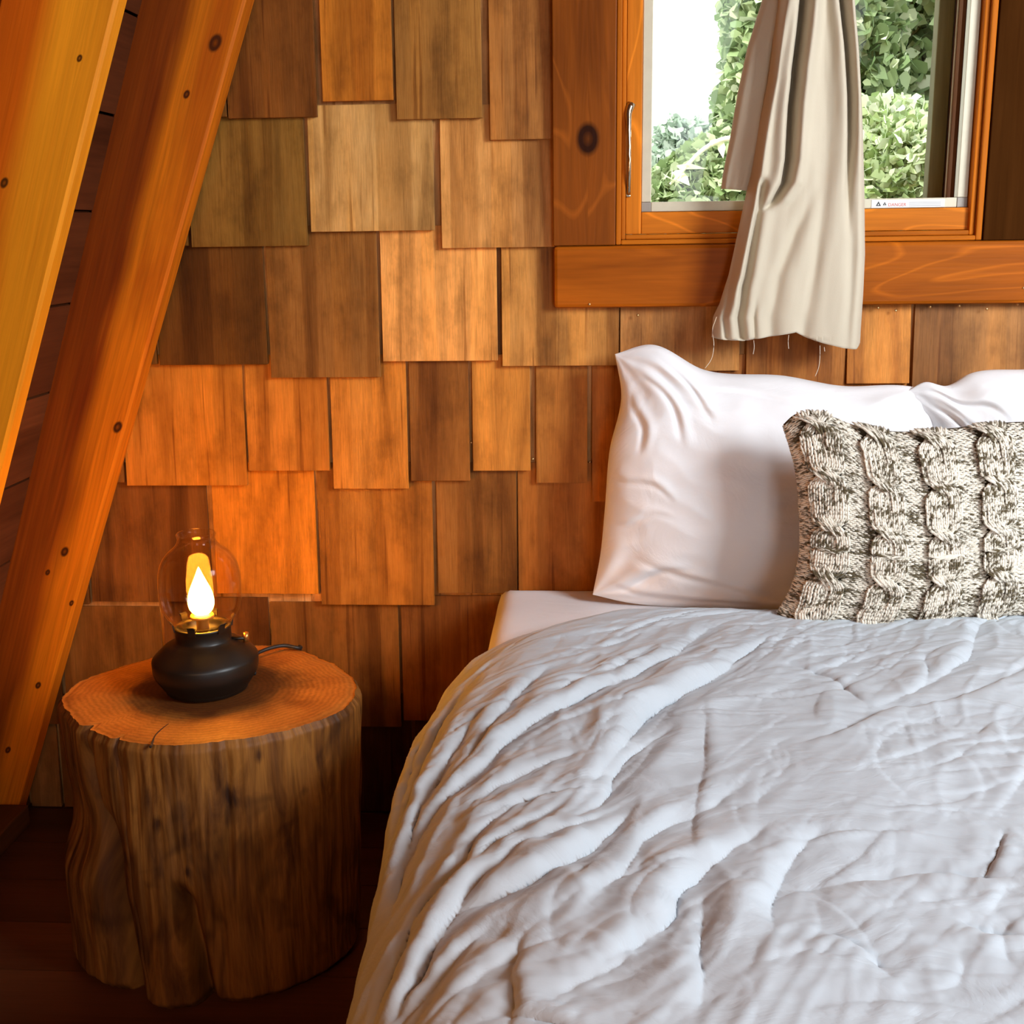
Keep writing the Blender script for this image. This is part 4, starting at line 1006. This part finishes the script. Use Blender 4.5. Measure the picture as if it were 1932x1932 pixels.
# roll the edges round to the back
Dp += .032 * (np.clip(1 - Ug / .07, 0, 1) ** 2) + .040 * (np.clip((Ug - .90) / .10, 0, 1) ** 2)
Yc = YC + Dp
Vf = np.stack([Xc, Yc, Zc], -1)
# side hem lip down the left edge
o = mesh('curtain_front', Vf.reshape(-1, 3), gridfaces(NRr, NCc), m_cur, curt, smooth=True)
sd = o.modifiers.new('solid', 'SOLIDIFY'); sd.thickness = .0014; sd.offset = 0
# hem seams
def cpos(px, py, off=-.001):
    u, z = px_u(px, py); i = int(np.clip((ztop_c - z) / (ztop_c - np.interp(u, uu, zb)) * (NRr - 1), 0, NRr - 1)); jx = int(np.clip(u * (NCc - 1), 0, NCc - 1))
    p = Vf[i, jx]; return (p[0], p[1] + off, p[2])
# back width of cloth, shorter, on the left
Lb = np.array([(1496, -420), (1470, -150), (1440, 0), (1412, 90), (1395, 170), (1380, 260), (1366, 330), (1363, 356)], float)
Rb = np.array([(1560, -420), (1550, -150), (1530, 0), (1500, 150), (1470, 250), (1440, 330), (1425, 362)], float)
P = np.array([Y(x, y, YC + .045) for x, y in Lb]); Q = np.array([Y(x, y, YC + .045) for x, y in Rb])
nb, mb = 120, 60; t1 = np.linspace(0, 1, nb)[:, None]; u1 = np.linspace(0, 1, mb)[None]
zb1 = P[-1, 2] + (Q[-1, 2] - P[-1, 2]) * u1; Zb = ztop_c + (zb1 - ztop_c) * t1
Xb = np.interp(Zb, P[::-1, 2], P[::-1, 0]) * (1 - u1) + np.interp(Zb, Q[::-1, 2], Q[::-1, 0]) * u1
Yb = YC + .045 + .006 * np.sin(u1 * 5 + Zb * 2) + .003 * pn(u1 * 4 + 0 * Zb, Zb * 8) + .01 * np.clip(1 - u1 / .12, 0, 1) ** 2
o = mesh('curtain_back', np.stack([Xb + 0 * u1, Yb, Zb + 0 * u1], -1).reshape(-1, 3), gridfaces(nb, mb), m_cur, curt, smooth=True)
sd = o.modifiers.new('solid', 'SOLIDIFY'); sd.thickness = .0014; sd.offset = 0
m_thread = plain('loose_thread_cotton', S(225, 210, 185), .9)
for pts in ([(1352, 598), (1344, 622), (1347, 650), (1341, 680), (1330, 695)], [(1488, 632), (1487, 645), (1488, 658)], [(1547, 652), (1547, 672), (1544, 695), (1538, 710)], [(1422, 642), (1423, 655), (1421, 668)], [(1555, 655), (1556, 663)]):
    P = [tuple(Y(x, y, YC - .002)) for x, y in pts]; tube('loose_thread', interp_poly(P, 16), .0005, m_thread, curt, 6)
tube('curtain_rod', [(-.10, YC + .01, 1.70), (.84, YC + .01, 1.70)], .008, m_base, curt, 16)
for x in (-.08, .82):
    tube('rod_bracket', [(x, YC + .01, 1.70), (x, -.03, 1.70)], .006, m_base, curt, 10)

# ================================================================== OUTSIDE
def leafmat(name, cols):
    m, nt, bs = newmat(name)
    a = N(nt, 'ShaderNodeAttribute', attribute_name='col').outputs['Color']
    nt.links.new(a, bs.inputs['Base Color']); bs.inputs['Roughness'].default_value = .5
    tr = N(nt, 'ShaderNodeBsdfTranslucent'); nt.links.new(a, tr.inputs['Color'])
    ms = N(nt, 'ShaderNodeMixShader'); ms.inputs[0].default_value = .35
    nt.links.new(bs.outputs[0], ms.inputs[1]); nt.links.new(tr.outputs[0], ms.inputs[2]); nt.links.new(ms.outputs[0], nt.nodes['Material Output'].inputs['Surface'])
    return m
m_leaf = leafmat('foliage', None)
m_trunk = plain('bark', S(96, 84, 66), .9, 0, .3, 30, bump=.4)
def leaves(name, centres, size, cols, parent, asp=1.5):
    n = len(centres); q = np.array([(-.5, 0, 0), (-.42, .42, -.10), (0, .55, 0.02), (.55, 0.05, -.12), (0, -.5, 0.02), (-.40, -.40, -.10)]) * np.array([asp, 1, 1])
    e = rng.normal(0, 1, (n, 3)); e /= np.linalg.norm(e, axis=1)[:, None]; f = rng.normal(0, 1, (n, 3)); f -= e * (e * f).sum(1)[:, None]; f /= np.linalg.norm(f, axis=1)[:, None]; g = np.cross(e, f)
    s_ = size * rng.uniform(.55, 1.25, (n, 1, 1))
    V = centres[:, None] + s_ * (q[None, :, 0:1] * e[:, None] + q[None, :, 1:2] * f[:, None] + q[None, :, 2:3] * g[:, None])
    Fq = (np.array([[0, 1, 2, 3], [0, 3, 4, 5]])[None] + (np.arange(n) * 6)[:, None, None]).reshape(-1, 4)
    C_ = np.array([S(*c)[:3] for c in cols])[rng.integers(0, len(cols), n)] * rng.uniform(.75, 1.25, (n, 1))
    C_ = np.concatenate([C_, np.ones((n, 1))], 1); C_ = np.repeat(C_[:, None], 6, 1).reshape(-1, 4)
    return mesh(name, V.reshape(-1, 3), Fq, m_leaf, parent, attrs={'col': ('FLOAT_COLOR', C_)})
def blob(c, r, n, shell=.5):
    d = rng.normal(0, 1, (n, 3)); d /= np.linalg.norm(d, axis=1)[:, None]
    k = rng.uniform(shell, 1, (n, 1)) ** .5
    bump = 1 + .25 * pn(d[:, 0] * 2.5 + c[0], d[:, 2] * 2.5 + c[2])[:, None] + .12 * pn(d[:, 0] * 7, d[:, 2] * 7 + c[1])[:, None]
    return np.array(c) + d * k * np.array(r) * bump
GZ = -.6
def tree(name, label, cat, blobs, size, cols, dens=1.0, asp=1.5, trunk=True, group=None):
    c0 = blobs[0][0]; t = empty(name, (c0[0], c0[1], GZ)); tag(t, label, cat, group)
    P = np.concatenate([blob(c, r, int(n * dens)) for c, r, n in blobs]); P = P[P[:, 1] > .7]
    leaves('foliage', P, size, cols, t, asp)
    if trunk:
        tube('trunk', [(c0[0], c0[1], GZ), (c0[0] + .05, c0[1], (GZ + c0[2]) / 2), (c0[0], c0[1] + .05, c0[2] + blobs[0][1][2] * .6)], [.07, .05, .02], m_trunk, t, 10)
    return t
g = [(150, 172, 122), (170, 190, 140), (128, 152, 104), (190, 204, 160), (112, 134, 88), (206, 216, 184)]
def bl(px, py, y, rx, rz, n, ry=None): p = Y(px, py, y); return (tuple(p), (rx, ry or (rx * .8), rz), n)
tree('maple_tree', 'leafy green tree outside, right of the curtain and filling the window', 'tree',
     [bl(1730, 60, 3.6, .80, .75, 20000, .7), bl(1700, 290, 3.4, .62, .45, 12000, .5)], .052, g)
tree('maple_tree', 'leafy green tree outside, its ragged left edge against the white sky beside the curtain', 'tree',
     [bl(1540, 60, 3.0, .37, .55, 9000, .4), bl(1490, 220, 3.0, .31, .30, 5000, .3)], .042, g)
tree('shrub', 'pale sunlit shrub at the lower right of the window view', 'shrub',
     [bl(1700, 320, 2.2, .22, .17, 3400), bl(1620, 300, 2.3, .2, .2, 2400), bl(1690, 250, 2.4, .16, .12, 1200)], .032, [(206, 220, 186), (190, 208, 160), (226, 234, 206), (150, 172, 112)], trunk=False)
shrub_l = tree('shrub', 'green shrub with a pale arching twig, lower left of the window view', 'shrub',
     [bl(1370, 350, 2.6, .30, .17, 4000), bl(1300, 400, 2.6, .35, .13, 4500), bl(1410, 310, 2.7, .16, .12, 1500)], .030, [(150, 172, 120), (170, 188, 140), (126, 150, 96), (190, 205, 165)], trunk=False)
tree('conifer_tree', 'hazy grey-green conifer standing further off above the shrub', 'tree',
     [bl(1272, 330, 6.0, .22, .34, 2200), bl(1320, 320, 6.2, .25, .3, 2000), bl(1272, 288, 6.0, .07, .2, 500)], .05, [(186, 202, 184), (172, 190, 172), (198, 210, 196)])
# a sunlit arching spray with a few long leaves
sp = shrub_l
bpts = interp_poly([Y(x, y, 1.9) for x, y in ((1420, 268), (1370, 262), (1330, 280), (1300, 308), (1280, 332), (1264, 348))], 40)
m_lt = plain('pale_twig', S(236, 238, 214), .7)
tube('twig', bpts, [.010 - .006 * i / 39 for i in range(40)], m_lt, sp, 8)
lf = np.array([Y(x, y, 1.9) for x, y in ((1288, 336), (1278, 338), (1266, 338), (1304, 314), (1268, 330), (1350, 268), (1362, 280))])
for q in lf: leaves('leaf', q[None], .034, [(236, 240, 216), (224, 232, 196)], sp, 2.4)
# ground and a hill in the distance
def ground():
    n = 60; X = np.linspace(-14, 16, n); Yv = np.linspace(.16, 40, n); XX, YY = np.meshgrid(X, Yv)
    ZZ = GZ - .6 * sstep(3, 12, YY) + .1 * pn(XX * .6, YY * .6)
    return mesh('ground', np.stack([XX, YY, ZZ], -1).reshape(-1, 3), gridfaces(n, n), plain('grass_ground', S(120, 140, 90), .9, 0, .25, 3), smooth=True)
tag(ground(), kind='structure')
p = Y(1250, 318, 38)
n = 50; X = np.linspace(p[0] - 22, p[0] + 22, n); hz = p[2] + .8 * np.sin((X - p[0]) * .2 + 1.2) + .4 * pn(X * .5, X * 0 + .3)
V = [];
for k, (yy_, f__) in enumerate(((32, 0), (36, .75), (38, 1), (44, .6), (50, 0))):
    for xx_, h_ in zip(X, hz): V.append((xx_, yy_, -1.5 + (h_ + 1.5) * f__))
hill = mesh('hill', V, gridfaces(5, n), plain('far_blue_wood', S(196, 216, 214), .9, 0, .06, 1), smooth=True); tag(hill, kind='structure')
